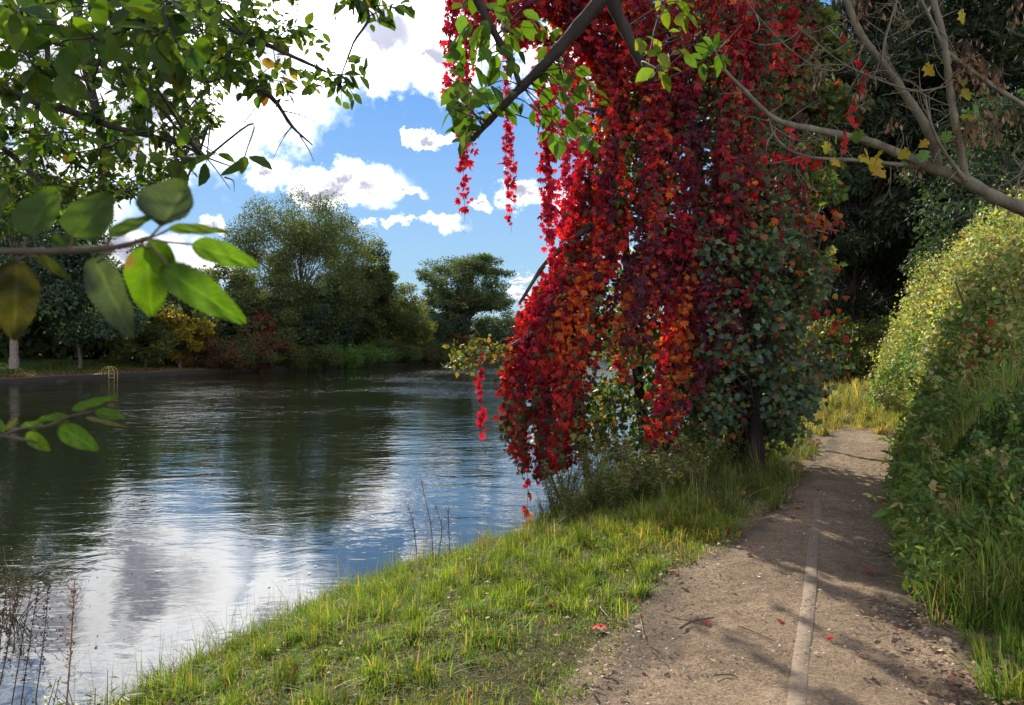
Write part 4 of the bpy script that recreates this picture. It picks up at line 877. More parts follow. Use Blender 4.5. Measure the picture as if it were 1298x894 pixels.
for a_, b_ in [((30, 318), (34, 300)), ((88, 317), (94, 300)), ((135, 314), (140, 300)), ((188, 302), (204, 286)), ((188, 302), (214, 291)), ((188, 303), (243, 310)), ((186, 304), (215, 338)), ((178, 306), (186, 316)), ((150, 313), (125, 328)), ((40, 318), (20, 332)), ((20, 318), (48, 325))]:
    q_ = spline([P(*a_, .66), P((a_[0]+b_[0])/2, (a_[1]+b_[1])/2+1, .66), P(*b_, .66)], 6); tubes(g, q_[None], np.full((1, 6), .0011), 5, (.12, .07, .05))
g.build('stem', M_twig, sh)
DGc = (.045, .085, .012); LGc = (.1, .2, .01); BLc = (.05, .075, .045)
for b_, t_, w_, D, c_, kw in [((34, 300), (72, 238), 58, .66, DGc, {}), ((94, 302), (140, 244), 66, .66, DGc, dict(fold=.1)), ((138, 300), (194, 274), 22, .65, DGc, {}), ((203, 288), (236, 236), 74, .67, BLc, dict(fold=.5)),
                        ((213, 290), (290, 293), 16, .66, (.07, .12, .015), {}), ((243, 310), (328, 338), 33, .66, LGc, {}), ((186, 312), (192, 402), 54, .66, LGc, dict(face=(.2, -1, .2))),
                        ((205, 338), (313, 410), 44, .66, (.075, .16, .01), {}), ((118, 326), (168, 430), 46, .65, BLc, {}), ((45, 322), (92, 356), 14, .66, (.08, .1, .015), {}), ((22, 330), (18, 432), 54, .66, (.045, .045, .012), dict(face=(.5, -1, 0))), ((-20, 290), (8, 232), 36, .66, DGc, {}),
                        ((190, 304), (222, 345), 30, .67, (.05, .11, .012), {}), ((100, 318), (60, 300), 22, .67, DGc, {})]:
    big_leaf(sh, b_, t_, w_, D, c_, **kw)
sh2 = thing('leafy_shoot', 'small shoot with bright green leaves low at the left edge, in front of the water', 'branch', tuple(P(-20, 550, .8)))
g = Geo(); limb(g, [P(-120, 530, .85), P(-40, 550, .82), P(8, 553, .8), P(32, 558, .8), P(48, 561, .8)], .003, .0012, 18, 6, stc)
limb(g, [P(4, 552, .8), P(28, 543, .8), P(60, 540, .8), P(88, 528, .8), P(120, 521, .8)], .0018, .001, 14, 6, stc)
g.build('stem', M_twig, sh2)
for b_, t_, w_, c_ in [((90, 520), (150, 502), 13, (.09, .17, .015)), ((120, 522), (161, 529), 14, (.08, .15, .015)), ((108, 529), (160, 541), 6, (.2, .2, .08)), ((75, 541), (126, 571), 26, (.1, .2, .012)), ((86, 527), (44, 533), 11, (.09, .17, .015)), ((56, 541), (25, 539), 12, (.09, .17, .012)),
                       ((34, 549), (64, 572), 17, (.11, .2, .012)), ((88, 533), (56, 541), 6, (.12, .15, .03)), ((6, 548), (-6, 528), 10, (.09, .16, .015)), ((8, 545), (23, 530), 9, (.13, .13, .02))]:
    big_leaf(sh2, b_, t_, w_, .8, c_, face=(0, -1, .5), D2=.81)

# ------------------------------------------------------------------ bare maple limb at the right
mp_ = thing('bare_maple', 'maple with bare lichened limbs, hanging seed bunches and few yellow leaves, right side', 'tree', (4.0, 3.5, 0))
MB = (.15, .135, .09); g = Geo()
limb(g, [(4.0, 3.5, -.1), (3.95, 3.5, .8), (3.6, 3.55, 1.5), (3.1, 3.6, 1.95), P(1298, 265, 3.65)], .075, .04, 22, 10, MB); g.build('trunk', M_bark, mp_)
mk = lambda pts, r0, r1, n=30: addlimb(mp_, [P(x, y, D) for x, y, D in pts], r0, r1, 'limb', MB, n)
MBs = [mk([(1300, 266, 3.65), (1260, 250, 3.65), (1222, 228, 3.66), (1186, 215, 3.68), (1150, 200, 3.7), (1105, 181, 3.7), (1040, 166, 3.7), (1000, 158, 3.7), (975, 146, 3.7), (945, 116, 3.7), (918, 88, 3.7), (905, 60, 3.7)], .034, .0045, 50),
       mk([(1188, 216, 3.68), (1184, 190, 3.66), (1172, 158, 3.6), (1148, 122, 3.6), (1122, 85, 3.55), (1098, 55, 3.5), (1082, 25, 3.5), (1068, -15, 3.5)], .024, .014),
       mk([(1224, 229, 3.66), (1217, 190, 3.6), (1206, 130, 3.55), (1200, 80, 3.5), (1194, 40, 3.5), (1178, -15, 3.5)], .02, .013),
       mk([(1330, 155, 3.5), (1298, 134, 3.5), (1262, 112, 3.5), (1225, 85, 3.5), (1198, 62, 3.5), (1180, 25, 3.5), (1160, -15, 3.5)], .013, .006),
       mk([(1224, 229, 3.64), (1205, 205, 3.6), (1188, 178, 3.55), (1178, 150, 3.5), (1172, 120, 3.5)], .012, .004),
       mk([(1165, 212, 3.7), (1130, 208, 3.7), (1080, 203, 3.7), (1030, 200, 3.7), (1000, 190, 3.7), (982, 172, 3.7), (974, 150, 3.7)], .012, .003),
       mk([(1100, 55, 3.5), (1060, 90, 3.6), (1010, 70, 3.6), (960, 20, 3.6), (940, -10, 3.6)], .004, .002),
       mk([(1200, 110, 3.5), (1160, 115, 3.5), (1110, 100, 3.5), (1060, 75, 3.5), (1010, 30, 3.5)], .005, .002),
       mk([(1118, 80, 3.5), (1122, 50, 3.5), (1134, 10, 3.5), (1140, -10, 3.5)], .007, .004),
       mk([(1298, 210, 3.4), (1292, 225, 3.4), (1286, 250, 3.4)], .004, .003)]
# spiky twigs and seed stalks
g = Geo()
for q_ in MBs:
    for i_ in range(int(len(q_)*.6)):
        b_ = q_[rng.integers(2, len(q_))]; ang = rng.uniform(0, 6.28); L_ = rng.uniform(.03, .22)
        if b_[0] > 2.1: L_ *= .7
        e = b_+L_*np.array([math.cos(ang), rng.normal(0, .4), math.sin(ang)]); m_ = (b_+e)/2+rng.normal(0, .012, 3); qq = spline([b_, m_, e], 6); tubes(g, qq[None], np.linspace(.0028, .001, 6)[None], 4, (.17, .15, .1))
        for j in range(rng.integers(0, 5)):
            c0 = qq[rng.integers(2, 6)]; ee = c0+rng.normal(0, .035, 3); tubes(g, np.stack([c0, ee])[None], np.full((1, 2), .0009), 3, (.25, .18, .1))
g.build('twigs', M_twig, mp_)
def bunch(x, y, D, n, h, wd):
    g = Geo(); c_ = P(x, y, D); p = c_+rng.normal(0, 1, (n, 3))*[wd, wd, h]; p[:, 2] -= h
    leaves(g, p, rng.normal(0, .35, (n, 3))+[0, 0, -1], rng.normal(size=(n, 3)), rng.uniform(.028, .045, n), t_dia(.2, .02, 0), palette(n, [(2, (.28, .15, .08)), (2, (.2, .11, .06)), (1, (.34, .22, .13))]))
    tubes(g, np.stack([np.tile(c_+[0, 0, h*.8], (n, 1)), p], 1), np.full((n, 2), .0007), 3, (.2, .12, .07)); g.build('seed_bunch', M_leaf, mp_)
for b_ in [(1093, 95, 3.6, 34, .05, .03), (1225, 62, 3.5, 40, .06, .03), (1215, 88, 3.5, 30, .04, .03), (1245, 82, 3.5, 34, .05, .018), (1262, 92, 3.5, 26, .04, .016), (1225, 160, 3.5, 44, .045, .04), (1243, 150, 3.5, 20, .03, .02), (1262, 135, 3.5, 14, .03, .015), (1282, 140, 3.5, 22, .03, .03), (1265, 160, 3.5, 12, .03, .012),
           (1088, 5, 3.5, 30, .05, .04), (1290, 5, 3.5, 16, .03, .02), (1150, 212, 3.7, 16, .02, .04), (1035, 98, 3.6, 16, .015, .04), (1132, 152, 3.6, 10, .02, .02)]: bunch(*b_)
ly = [(1050, 180, .05, 'y'), (1054, 200, .05, 'y'), (1090, 196, .055, 'y'), (1112, 200, .06, 'y'), (1108, 212, .065, 'y'), (1118, 190, .05, 'y'), (1098, 190, .04, 'y'), (1152, 190, .05, 'y'), (1172, 190, .05, 'g'), (1176, 178, .04, 'y'), (1212, 68, .06, 'y'), (1172, 82, .06, 'y'), (1222, 112, .055, 'y'), (1200, 166, .05, 'g'), (1235, 130, .075, 'g'), (1229, 145, .06, 'y'), (1218, 12, .06, 'y'), (1088, 165, .06, 'g'), (1222, 100, .03, 'y'), (1060, 168, .05, 'g')]
for x, y, s, k in ly:
    g = Geo(); p = P(x, y, 3.55)[None]; leaves(g, p, rng.normal(0, .4, (1, 3))+[0, 0, -.8], rng.normal(0, .3, (1, 3))+[0, -1, .3], s*1.25, MAPLE, palette(1, [(1, (.36, .3, .02) if k == 'y' else (.14, .26, .05))]))
    c_ = p[0]; tubes(g, spline([c_, c_+[.01, 0, .03], c_+[.015, 0, .06]], 4)[None], np.full((1, 4), .001), 3, (.2, .1, .05)); g.build('leaf', M_leaf, mp_)
mc = thing('creeper_spray', 'scarlet creeper leaves strung along and hanging from the bare maple limb', 'creeper', tuple(P(1085, 150, 3.62)))
def redspray(pts, n, sz, jit, D):
    q_ = spline([P(x, y, D) for x, y in pts], 20); g = Geo(); k = np.linspace(0, 19, n).astype(int); p = q_[k]+rng.normal(0, jit, (n, 3))
    leaves(g, p, rng.normal(0, .35, (n, 3))+[0, 0, -1], rng.normal(0, .5, (n, 3))+[0, -1, .2], rng.uniform(.7, 1.2, n)*sz*.8, PALM, palette(n, [(3, (.45, .015, .02)), (1, (.5, .04, .03))])); tubes(g, q_[None], np.full((1, 20), .0012), 3, (.12, .05, .04)); g.build('leaf_string', M_red, mc)
redspray([(1088, 75), (1090, 110), (1080, 135), (1082, 160)], 12, .05, .008, 3.62); redspray([(1072, 165), (1070, 190)], 4, .05, .008, 3.65); redspray([(965, 200), (1000, 202), (1045, 204)], 14, .05, .015, 3.7); redspray([(1000, 160), (1005, 185)], 6, .045, .01, 3.7)
redspray([(985, 20), (985, 60), (990, 90)], 10, .05, .02, 3.8)

# ------------------------------------------------------------------ dry plants at the lower left
def dry_stalk(label, pts, D, r, n_tw, twl, col, name='dry_stalk', seeds=60, group='dry stalks at the water edge'):
    q_ = spline([P(x, y, D) for x, y in pts], 24); root = thing(name, label, 'dry plant', tuple(q_[0]), group); g = Geo()
    q_[0, 2] = min(q_[0, 2], gz1(q_[0, 0], q_[0, 1])); tubes(g, q_[None], np.linspace(r, r*.4, 24)[None], 5, col); s = Geo()
    for _ in range(n_tw):
        i_ = rng.integers(8, 24); a_ = rng.uniform(0, 6.28); L_ = twl*rng.uniform(.4, 1)*(1-(i_-8)/26); e = q_[i_]+[math.cos(a_)*L_*.6, math.sin(a_)*L_*.6, L_*rng.uniform(.3, .9)]; m_ = (q_[i_]+e)/2+[0, 0, -.01]
        qq = spline([q_[i_], m_, e], 6); tubes(g, qq[None], np.linspace(r*.4, r*.15, 6)[None], 3, col)
        for _ in range(3):
            c0 = qq[rng.integers(2, 6)]; tubes(g, np.stack([c0, c0+rng.normal(0, twl*.16, 3)+[0, 0, twl*.1]])[None], np.full((1, 2), r*.15), 3, col)
    k = rng.integers(6, 24, seeds); leaves(s, q_[k]+rng.normal(0, r*1.6, (seeds, 3)), rng.normal(size=(seeds, 3)), rng.normal(size=(seeds, 3)), rng.uniform(.008, .018, seeds), BROAD, palette(seeds, [(1, col)]))
    g.build('stalk', M_dry, root); s.build('seed_heads', M_leaf, root); return root
BK = (.06, .035, .03); PK = (.2, .13, .1)
dry_stalk('reddish brown feathery dead plant standing in the lower left corner', [(84, 900), (88, 850), (92, 790), (95, 735)], 3.6, .0045, 46, .16, PK, 'dead_plant', 120, None)
for lb, pts in [('dark dead stalk at the left frame edge, leaning right', [(-5, 892), (8, 830), (18, 775), (26, 735)]), ('dark dead stalk, second from the left edge', [(14, 900), (24, 840), (32, 790), (42, 738)]), ('dark dead stalk, third from the left edge', [(26, 900), (33, 850), (40, 800), (50, 735)]), ('thin pale stalk right of the dark dead stalks', [(45, 890), (52, 840), (58, 790), (62, 740)]), ('short dark stalk by the left frame edge', [(-2, 850), (2, 800), (8, 750)])]:
    dry_stalk(lb, pts, 3.5, .003, 3, .06, BK, seeds=90)
for lb, pts in [('dark dock stalk standing at the grass tip by the water, tallest', [(549, 705), (546, 665), (538, 628), (533, 605)]), ('dark dock stalk right of the tallest one at the grass tip', [(570, 700), (569, 670), (568, 645)]), ('thin pale stalk left of the dock stalks at the grass tip', [(528, 700), (524, 665), (517, 640)]), ('thin leaning stalk between the dock stalks', [(556, 700), (560, 670), (552, 640)])]:
    dry_stalk(lb, pts, 7.7, .005, 9, .16, (.09, .06, .05), seeds=70)
weed('leafy_weed', 'light green leafy weed in the lower left corner beside the dead plant', 'weed', *(lambda p: (p[0], p[1]))(P(62, 860, 3.7)), .42, 6, [(1, (.13, .2, .04)), (1, (.09, .15, .03))], .045, 40, spread=.35)
weed('leafy_weed', 'thin grassy weed right of the dead plant at the lower left', 'weed', *(lambda p: (p[0], p[1]))(P(120, 880, 3.8)), .35, 9, [(1, (.16, .18, .05))], .09, 20, tm=NARROW, spread=.6)
br = thing('fallen_branch', 'brown twiggy fallen branch sticking out of the water at the left', 'branch', (-4.55, 6.8, WZ)); g = Geo()
for _ in range(24):
    e = np.array([-4.55, 6.8, WZ])+rng.normal(0, 1, 3)*[.34, .25, .0]+[0, 0, rng.uniform(.1, .62)]; b_ = np.array([-4.6, 6.8, WZ-.1]); q_ = spline([b_, (b_+e)/2+rng.normal(0, .05, 3), e], 8); tubes(g, q_[None], np.linspace(.006, .002, 8)[None], 4, (.12, .09, .05))
    for _ in range(6):
        c0 = q_[rng.integers(3, 8)]; tubes(g, np.stack([c0, c0+rng.normal(0, .08, 3)])[None], np.full((1, 2), .0016), 3, (.14, .1, .05))
g.build('twigs', M_twig, br); g = Geo(); p = np.array([-4.55, 6.8, WZ+.32])+rng.normal(0, 1, (240, 3))*[.3, .25, .16]; leaves(g, p, rng.normal(size=(240, 3)), rng.normal(size=(240, 3)), rng.uniform(.02, .04, 240), DIA, palette(240, [(1, (.16, .11, .05)), (1, (.1, .09, .03))])); g.build('dead_leaves', M_litter, br)
g = Geo(); limb(g, [(-5.4, 7.2, WZ-.05), (-5.0, 7.0, WZ+.06), (-4.75, 7.0, WZ+.2)], .022, .012, 14, 7, (.55, .5, .45)); tag(g.build('bleached_stick', M_twig, loc=(-5.2, 7.1, WZ)), 'pale bleached stick poking out of the water beside the twiggy fallen branch', 'stick')

# ------------------------------------------------------------------ things lying on the path
def ground_pt(x, y):
    D = CH*F/(y-HY); 
    for _ in range(6): D = (CH-gz1((x-CX)/F*D, D))*F/(y-HY)
    return (x-CX)/F*D, D
tl = t_palm(5, 75, .24)
fl = [(1055, 817, .05, 'scarlet leaf lying alone in the middle of the path, near the kerb strip'), (1076, 722, .045, 'small red leaf on the shaded path right of the kerb strip'), (1103, 730, .04, 'small red leaf on the path at the shadow edge'), (1152, 726, .1, 'large pink leaf at the foot of the nettle bank'), (943, 683, .06, 'dark red leaf left of the kerb strip in the shade'), (1004, 660, .05, 'small brownish red leaf on the shaded path by the kerb strip'), (896, 794, .05, 'red leaf among the twigs on the bare soil'), (755, 800, .08, 'bright red leaf at the edge of the grass'), (702, 775, .06, 'dark red leaf lying in the lawn'),
      (925, 690, .06, 'russet leaf at the far left side of the bare soil'), (858, 730, .07, 'pinkish brown leaf where the grass meets the bare soil'), (1030, 566, .14, 'dark red leaf clump at the foot of the shrub by the path'), (1013, 648, .05, 'small dull red leaf near the far end of the kerb strip'), (1118, 640, .06, 'dull red leaf at the right path edge, far along'), (990, 793, .045, 'crumpled red leaf left of the kerb strip in the sun'), (1110, 765, .035, 'tiny red leaf on the path right of the kerb strip, in the sun'), (926, 565+75, .07, 'orange leaf in the grass left of the shaded path')]
for x, y, s, lb in fl:
    X_, Y_ = ground_pt(x, y); g = Geo(); a_ = rng.uniform(0, 6.28); c_ = np.array([X_, Y_, gz1(X_, Y_)+.03])
    colL = (.5, .14, .12) if 'pink' in lb else (.35, .08, .04) if ('brown' in lb or 'russet' in lb or 'orange' in lb) else (.28, .015, .02) if 'dark' in lb else (.55, .02, .03)
    m = 1 if s < .12 else 9
    leaves(g, c_+rng.normal(0, .05, (m, 3))*(m > 1), np.stack([np.cos(a_+np.arange(m)*2.), np.sin(a_+np.arange(m)*2.), np.full(m, .15)], 1), rng.normal(0, .25, (m, 3))+[0, 0, 1], np.full(m, s if m == 1 else .09), tl, colL)
    if m == 1: tubes(g, np.stack([c_, c_-np.array([math.cos(a_), math.sin(a_), .1])*s*.6])[None], np.full((1, 2), .0012), 4, (.25, .08, .05))
    tag(g.build('fallen_leaf', M_litter, loc=tuple(c_)), lb, 'fallen leaf', 'red leaves fallen on the path and lawn')
tw = [((862, 803), (905, 790), .006, 'dark twig, thickest, lying in the middle of the bare soil'), ((700+62, 772), (712+60, 790), .004, 'pale stick at the edge of the grass'), ((810, 785), (816, 812), .003, 'pale split stick standing out on the bare soil'), ((822, 826), (843, 845), .004, 'bent twig below the middle of the bare soil'), ((880, 795), (850, 790), .003, 'thin twig crossing the thickest twig'), ((935, 800), (985, 822), .003, 'long thin twig running up to the kerb strip'), ((905, 864), (935, 868), .004, 'twig near the bottom of the frame left of the kerb strip'), ((742, 882), (765, 884), .004, 'dark twig at the lower left of the bare soil'), ((1110, 640), (1150, 630), .004, 'pale straw reaching from the bank over the shaded path'), ((1085, 765), (1120, 770), .003, 'thin twig on the sunlit path right of the kerb strip')]
for a_, b_, r_, lb in tw:
    A = ground_pt(*a_); B = ground_pt(*b_); A = np.array([*A, gz1(*A)+.032]); B = np.array([*B, gz1(*B)+.034]); m_ = (A+B)/2+rng.normal(0, .02, 3)*[1, 1, .2]
    g = Geo(); q_ = spline([A, m_, B], 10); tubes(g, q_[None], np.linspace(r_, r_*.6, 10)[None], 5, (.3, .24, .16) if 'pale' in lb or 'straw' in lb else (.07, .05, .035))
    e = q_[5]+np.array([rng.normal(0, .05), rng.normal(0, .05), .01]); tubes(g, np.stack([q_[5], e])[None], np.full((1, 2), r_*.5), 4, (.09, .065, .045))
    tag(g.build('twig', M_twig, loc=tuple(A)), lb, 'twig', 'twigs lying on the path')
# crumbs, bits of bark and dead leaves
def litter(n, fx_, name, label, sz, cols, tm=DIA):
    x_, y_ = fx_(n); q_ = np.stack([x_, y_], 1); k = rng.random(len(x_)) < np.clip(.35+1.1*nz(q_, 3.2, 101), .04, 1); x_, y_ = x_[k], y_[k]; n = len(x_); g = Geo()
    a_ = rng.uniform(0, 6.28, n); p = np.stack([x_, y_, gz(x_, y_)+.03+rng.uniform(0, .012, n)], 1)
    leaves(g, p, np.stack([np.cos(a_), np.sin(a_), rng.normal(0, .25, n)], 1), rng.normal(0, .45, (n, 3))+[0, 0, 1], rng.lognormal(math.log(sz), .45, n), tm, palette(n, cols)); tag(g.build(name, M_litter), label, 'leaf litter', kind='stuff')
BRN = [(3, (.16, .1, .06)), (3, (.25, .17, .1)), (2, (.36, .25, .15)), (.7, (.09, .06, .04)), (.25, (.3, .06, .03))]
def onpath(n):
    y_ = 2.6+rng.random(n)**1.5*9; u_ = rng.random(n); return xl(y_)*(1-u_)+xr(y_)*u_, y_
litter(15000, onpath, 'bark_crumbs', 'small dark crumbs of bark and stalk scattered over the dirt path', .013, BRN, NARROW)
litter(4500, onpath, 'path_grit', 'pale grit and small stones trodden into the dirt path', .011, [(2, (.4, .34, .27)), (2, (.25, .2, .15)), (1, (.5, .45, .38))], BROAD)
def edgeR(n):
    y_ = 2.6+rng.random(n)*3.4; return xr(y_)+rng.normal(.12, .2, n), y_
litter(4200, edgeR, 'leaf_litter', 'brown curled dead leaves along the right edge of the path', .026, BRN, OVAL)
def edgeL(n):
    y_ = 2.8+rng.random(n)*5; return xl(y_)+rng.normal(.05, .16, n), y_
litter(900, edgeL, 'dead_leaf_scatter', 'brown leaf bits where the lawn meets the dirt path', .022, BRN, OVAL)

def inlawn(n):
    x_ = rng.uniform(-2.4, 3.0, n); y_ = rng.uniform(3, 9.5, n); k = landmask(x_, y_, .2) & (x_ < xl(y_)); return x_[k], y_[k]
x_, y_ = inlawn(900); g = Geo(); n = len(x_); a_ = rng.uniform(0, 6.28, n); p = np.stack([x_, y_, gz(x_, y_)+rng.uniform(.03, .07, n)], 1)
leaves(g, p, np.stack([np.cos(a_), np.sin(a_), rng.normal(0, .4, n)], 1), rng.normal(0, .5, (n, 3))+[0, 0, 1], rng.lognormal(math.log(.028), .35, n), OVAL, palette(n, [(3, (.28, .18, .1)), (1.5, (.35, .28, .12)), (.8, (.4, .05, .03)), (1, (.15, .1, .06))]))
tag(g.build('lawn_leaves', M_litter), 'small brown and reddish leaves caught in the lawn grass', 'leaf litter', kind='stuff')
# bits floating on the water
for i_, (x, y) in enumerate([(395, 728), (383, 715), (398, 718), (440, 760), (365, 735), (430, 755), (340, 745), (200, 725), (530, 675), (565, 690), (575, 664), (505, 640), (100, 485), (470, 655), (350, 700)]):
    D = (CH-WZ)*F/(y-HY); c_ = P(x, y, D); g = Geo(); m = 2; leaves(g, c_+np.array([0, 0, .006])+rng.normal(0, .02, (m, 3))*[1, 1, 0], np.stack([np.cos([1., 3.]), np.sin([1., 3.]), [.1, .1]], 1), np.tile([0., 0, 1], (m, 1)), np.full(m, .03+.0009*D*1.2), BROAD, (.5, .45, .35))
    tag(g.build('floating_leaf', M_litter, loc=tuple(c_)), 'tiny pale leaf fleck floating on the open water', 'floating leaf', 'pale flecks floating on the canal')

# ------------------------------------------------------------------ far bank edging and yellow rail
def edging(x0, x1, label):
    g = Geo(); L_ = FAR[3:8]; c = np.r_[0, np.cumsum(np.hypot(*np.diff(L_, axis=0).T))]; t = np.linspace(x0, x1, 160)
    ex = np.interp(t, c, L_[:, 0]); ey = np.interp(t, c, L_[:, 1]); d_ = np.stack([np.gradient(ex), np.gradient(ey)], 1); d_ = norm(d_); nx = np.stack([d_[:, 1], -d_[:, 0]], 1)
    prof = [(.1, -1.3), (.1, -.52), (.06, -.47), (-.4, -.45), (-.45, -1.0)]; m = len(prof); wob = .04*nz(t[:, None], .8, 111); V = []
    for i_ in range(160):
        for a_, z_ in prof: V.append((ex[i_]+nx[i_, 0]*a_, ey[i_]+nx[i_, 1]*a_, z_+wob[i_]))
    k = np.arange(160*m).reshape(160, m); T = []
    for j in range(m-1):
        a, b, c_, d2 = k[:-1, j], k[:-1, j+1], k[1:, j+1], k[1:, j]; T += [np.stack([a, b, c_], 1), np.stack([a, c_, d2], 1)]
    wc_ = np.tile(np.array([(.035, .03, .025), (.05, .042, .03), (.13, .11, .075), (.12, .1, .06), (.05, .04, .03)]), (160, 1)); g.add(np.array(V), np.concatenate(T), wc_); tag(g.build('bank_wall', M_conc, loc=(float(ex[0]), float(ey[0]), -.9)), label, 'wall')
edging(0, 75, 'low worn stone edge along the far waterline')
D = 54.5; c_ = P(137, 470, D); yr = thing('boarding_rail', 'small yellow arched ladder rail at the edge of the far bank', 'ladder', (float(c_[0]), D, -.45)); g = Geo()
YC = (.4, .33, .06); x0 = c_[0]
for dy in (0, .45):
    arc = [(x0-.48, D+dy, -.5), (x0-.46, D+dy, -.2), (x0-.25, D+dy, .08), (x0+.05, D+dy, .15), (x0+.35, D+dy, .02), (x0+.47, D+dy, -.3), (x0+.45, D+dy, -.95)]
    g = Geo(); limb(g, arc, .022, .022, 26, 6, YC); g.build('handrail', M_paint, yr)
for z_ in (-.15, -.4, -.65):
    g = Geo(); tubes(g, np.array([[(x0+.1, D-.05, z_), (x0+.48, D-.05, z_)]]), np.full((1, 2), .02), 6, YC); g.build('rung', M_paint, yr)
g = Geo(); tubes(g, np.array([[(x0+.1, D-.05, .1), (x0+.1, D-.05, -.95)]]), np.full((1, 2), .03), 6, YC); g.build('upright', M_paint, yr)

# ------------------------------------------------------------------ sky, sun, camera
AZ, EL = -17.0, 30.0
SUNV = np.array([math.sin(R(AZ))*math.cos(R(EL)), math.cos(R(AZ))*math.cos(R(EL)), math.sin(R(EL))])
w = bpy.data.worlds.new('World'); scene.world = w; w.use_nodes = True; nt = w.node_tree; nt.nodes.clear(); L = nt.links.new
SKY_S = .1
out = nt.nodes.new('ShaderNodeOutputWorld'); bg = nt.nodes.new('ShaderNodeBackground'); bg.inputs[1].default_value = SKY_S
sky = nt.nodes.new('ShaderNodeTexSky'); sky.sky_type = 'NISHITA'; sky.sun_disc = False; sky.sun_elevation = R(EL); sky.sun_rotation = R(AZ)
sky.air_density = 1.0; sky.dust_density = .0; sky.ozone_density = 3.0
tc = nt.nodes.new('ShaderNodeTexCoord')
def VM(op, a, b=None, s=None):
    q = nt.nodes.new('ShaderNodeVectorMath'); q.operation = op
    for i_, v_ in enumerate((a, b)):
        if v_ is None: continue
        if isinstance(v_, (tuple, list)): q.inputs[i_].default_value = v_
        else: L(v_, q.inputs[i_])
    if s is not None: (L(s, q.inputs['Scale']) if not isinstance(s, float) else setattr(q.inputs['Scale'], 'default_value', s))
    return q
def MT(op, a, b=0.0, c=None, clamp=False):
    q = nt.nodes.new('ShaderNodeMath'); q.operation = op; q.use_clamp = clamp
    for i_, v_ in enumerate((a, b, c)):
        if v_ is None: continue
        if isinstance(v_, (int, float)): q.inputs[i_].default_value = v_
        else: L(v_, q.inputs[i_])
    return q.outputs[0]
sp = nt.nodes.new('ShaderNodeSeparateXYZ'); L(tc.outputs['Generated'], sp.inputs[0])
az = MT('ARCTAN2', sp.outputs['X'], sp.outputs['Y']); el = MT('ARCSINE', sp.outputs['Z'])
cb = nt.nodes.new('ShaderNodeCombineXYZ'); L(az, cb.inputs[0]); L(el, cb.inputs[1])
wn = node(nt, 'ShaderNodeTexNoise', Scale=9.0, Detail=7.0, Roughness=.62); L(cb.outputs[0], wn.inputs['Vector'])
wn2 = node(nt, 'ShaderNodeTexNoise', Scale=30.0, Detail=5.0, Roughness=.6); L(cb.outputs[0], wn2.inputs['Vector'])
def sph(x, y):
    a_ = math.atan2((x-CX)/F, 1); e = math.atan2(-(y-HY)/F, math.hypot(1, (x-CX)/F)); return a_, e
# (x, y, rx, ry) of the day's clouds
CL = [(330, 70, 150, 120), (200, 130, 160, 110), (505, 40, 105, 78), (560, 70, 60, 45), (620, 20, 90, 60), (720, 60, 110, 60), (50, 80, 170, 110), (340, 215, 38, 24), (462, 232, 62, 33), (430, 250, 45, 22), (508, 243, 30, 13), (545, 286, 46, 15), (490, 289, 30, 7), (606, 256, 20, 10), (668, 248, 35, 17), (705, 246, 24, 16),
      (555, 172, 22, 10), (275, 272, 20, 12), (190, 325, 130, 42), (60, 250, 120, 70), (655, 372, 30, 9), (660, 355, 24, 5), (150, 190, 120, 60), (780, 330, 60, 15), (400, -150, 300, 120), (800, -120, 260, 90), (0, -200, 300, 160), (900, 120, 120, 50)]
wr = VM('SCALE', VM('SUBTRACT', wn2.outputs['Color'], (.5, .5, .5)).outputs[0], None, .075).outputs[0]
wr3 = VM('SCALE', VM('SUBTRACT', wn.outputs['Color'], (.5, .5, .5)).outputs[0], None, .16).outputs[0]
cbw = VM('MULTIPLY', VM('ADD', wr, wr3).outputs[0], (1, .6, 0)).outputs[0]; cbw = VM('ADD', cb.outputs[0], cbw).outputs[0]
dist = None
for x, y, rx, ry in CL:
    a_, e = sph(x, y); k_ = 1.12 if rx < 70 else .9; rx *= k_; ry *= k_; s_ = VM('SUBTRACT', cbw, (a_, e, 0)); m_ = VM('MULTIPLY', s_.outputs[0], (F/rx/1.0, F/ry/1.0, 0)); ln = VM('LENGTH', m_.outputs[0]).outputs['Value']
    dist = ln if dist is None else MT('SMOOTH_MIN', dist, ln, .1)
nsum = MT('ADD', MT('MULTIPLY', MT('SUBTRACT', wn.outputs['Fac'], .5), 2.6), MT('MULTIPLY', MT('SUBTRACT', wn2.outputs['Fac'], .5), 1.0))
den = MT('MINIMUM', MT('ADD', MT('SUBTRACT', .85, dist), MT('MULTIPLY', nsum, .75)), MT('MULTIPLY', MT('SUBTRACT', 1.35, dist), 2.0))
# unseen cloud cover added beside and behind the camera as soft fill light
gn = node(nt, 'ShaderNodeTexNoise', Scale=3.2, Detail=7.0, Roughness=.6); L(tc.outputs['Generated'], gn.inputs['Vector'])
behind = MT('MULTIPLY', MT('SUBTRACT', gn.outputs['Fac'], .4), 9.0)
isback = MT('GREATER_THAN', MT('ABSOLUTE', az), 1.0)
den = MT('MAXIMUM', den, MT('SUBTRACT', MT('MULTIPLY', MT('ADD', behind, 2.0), isback), 2.0))
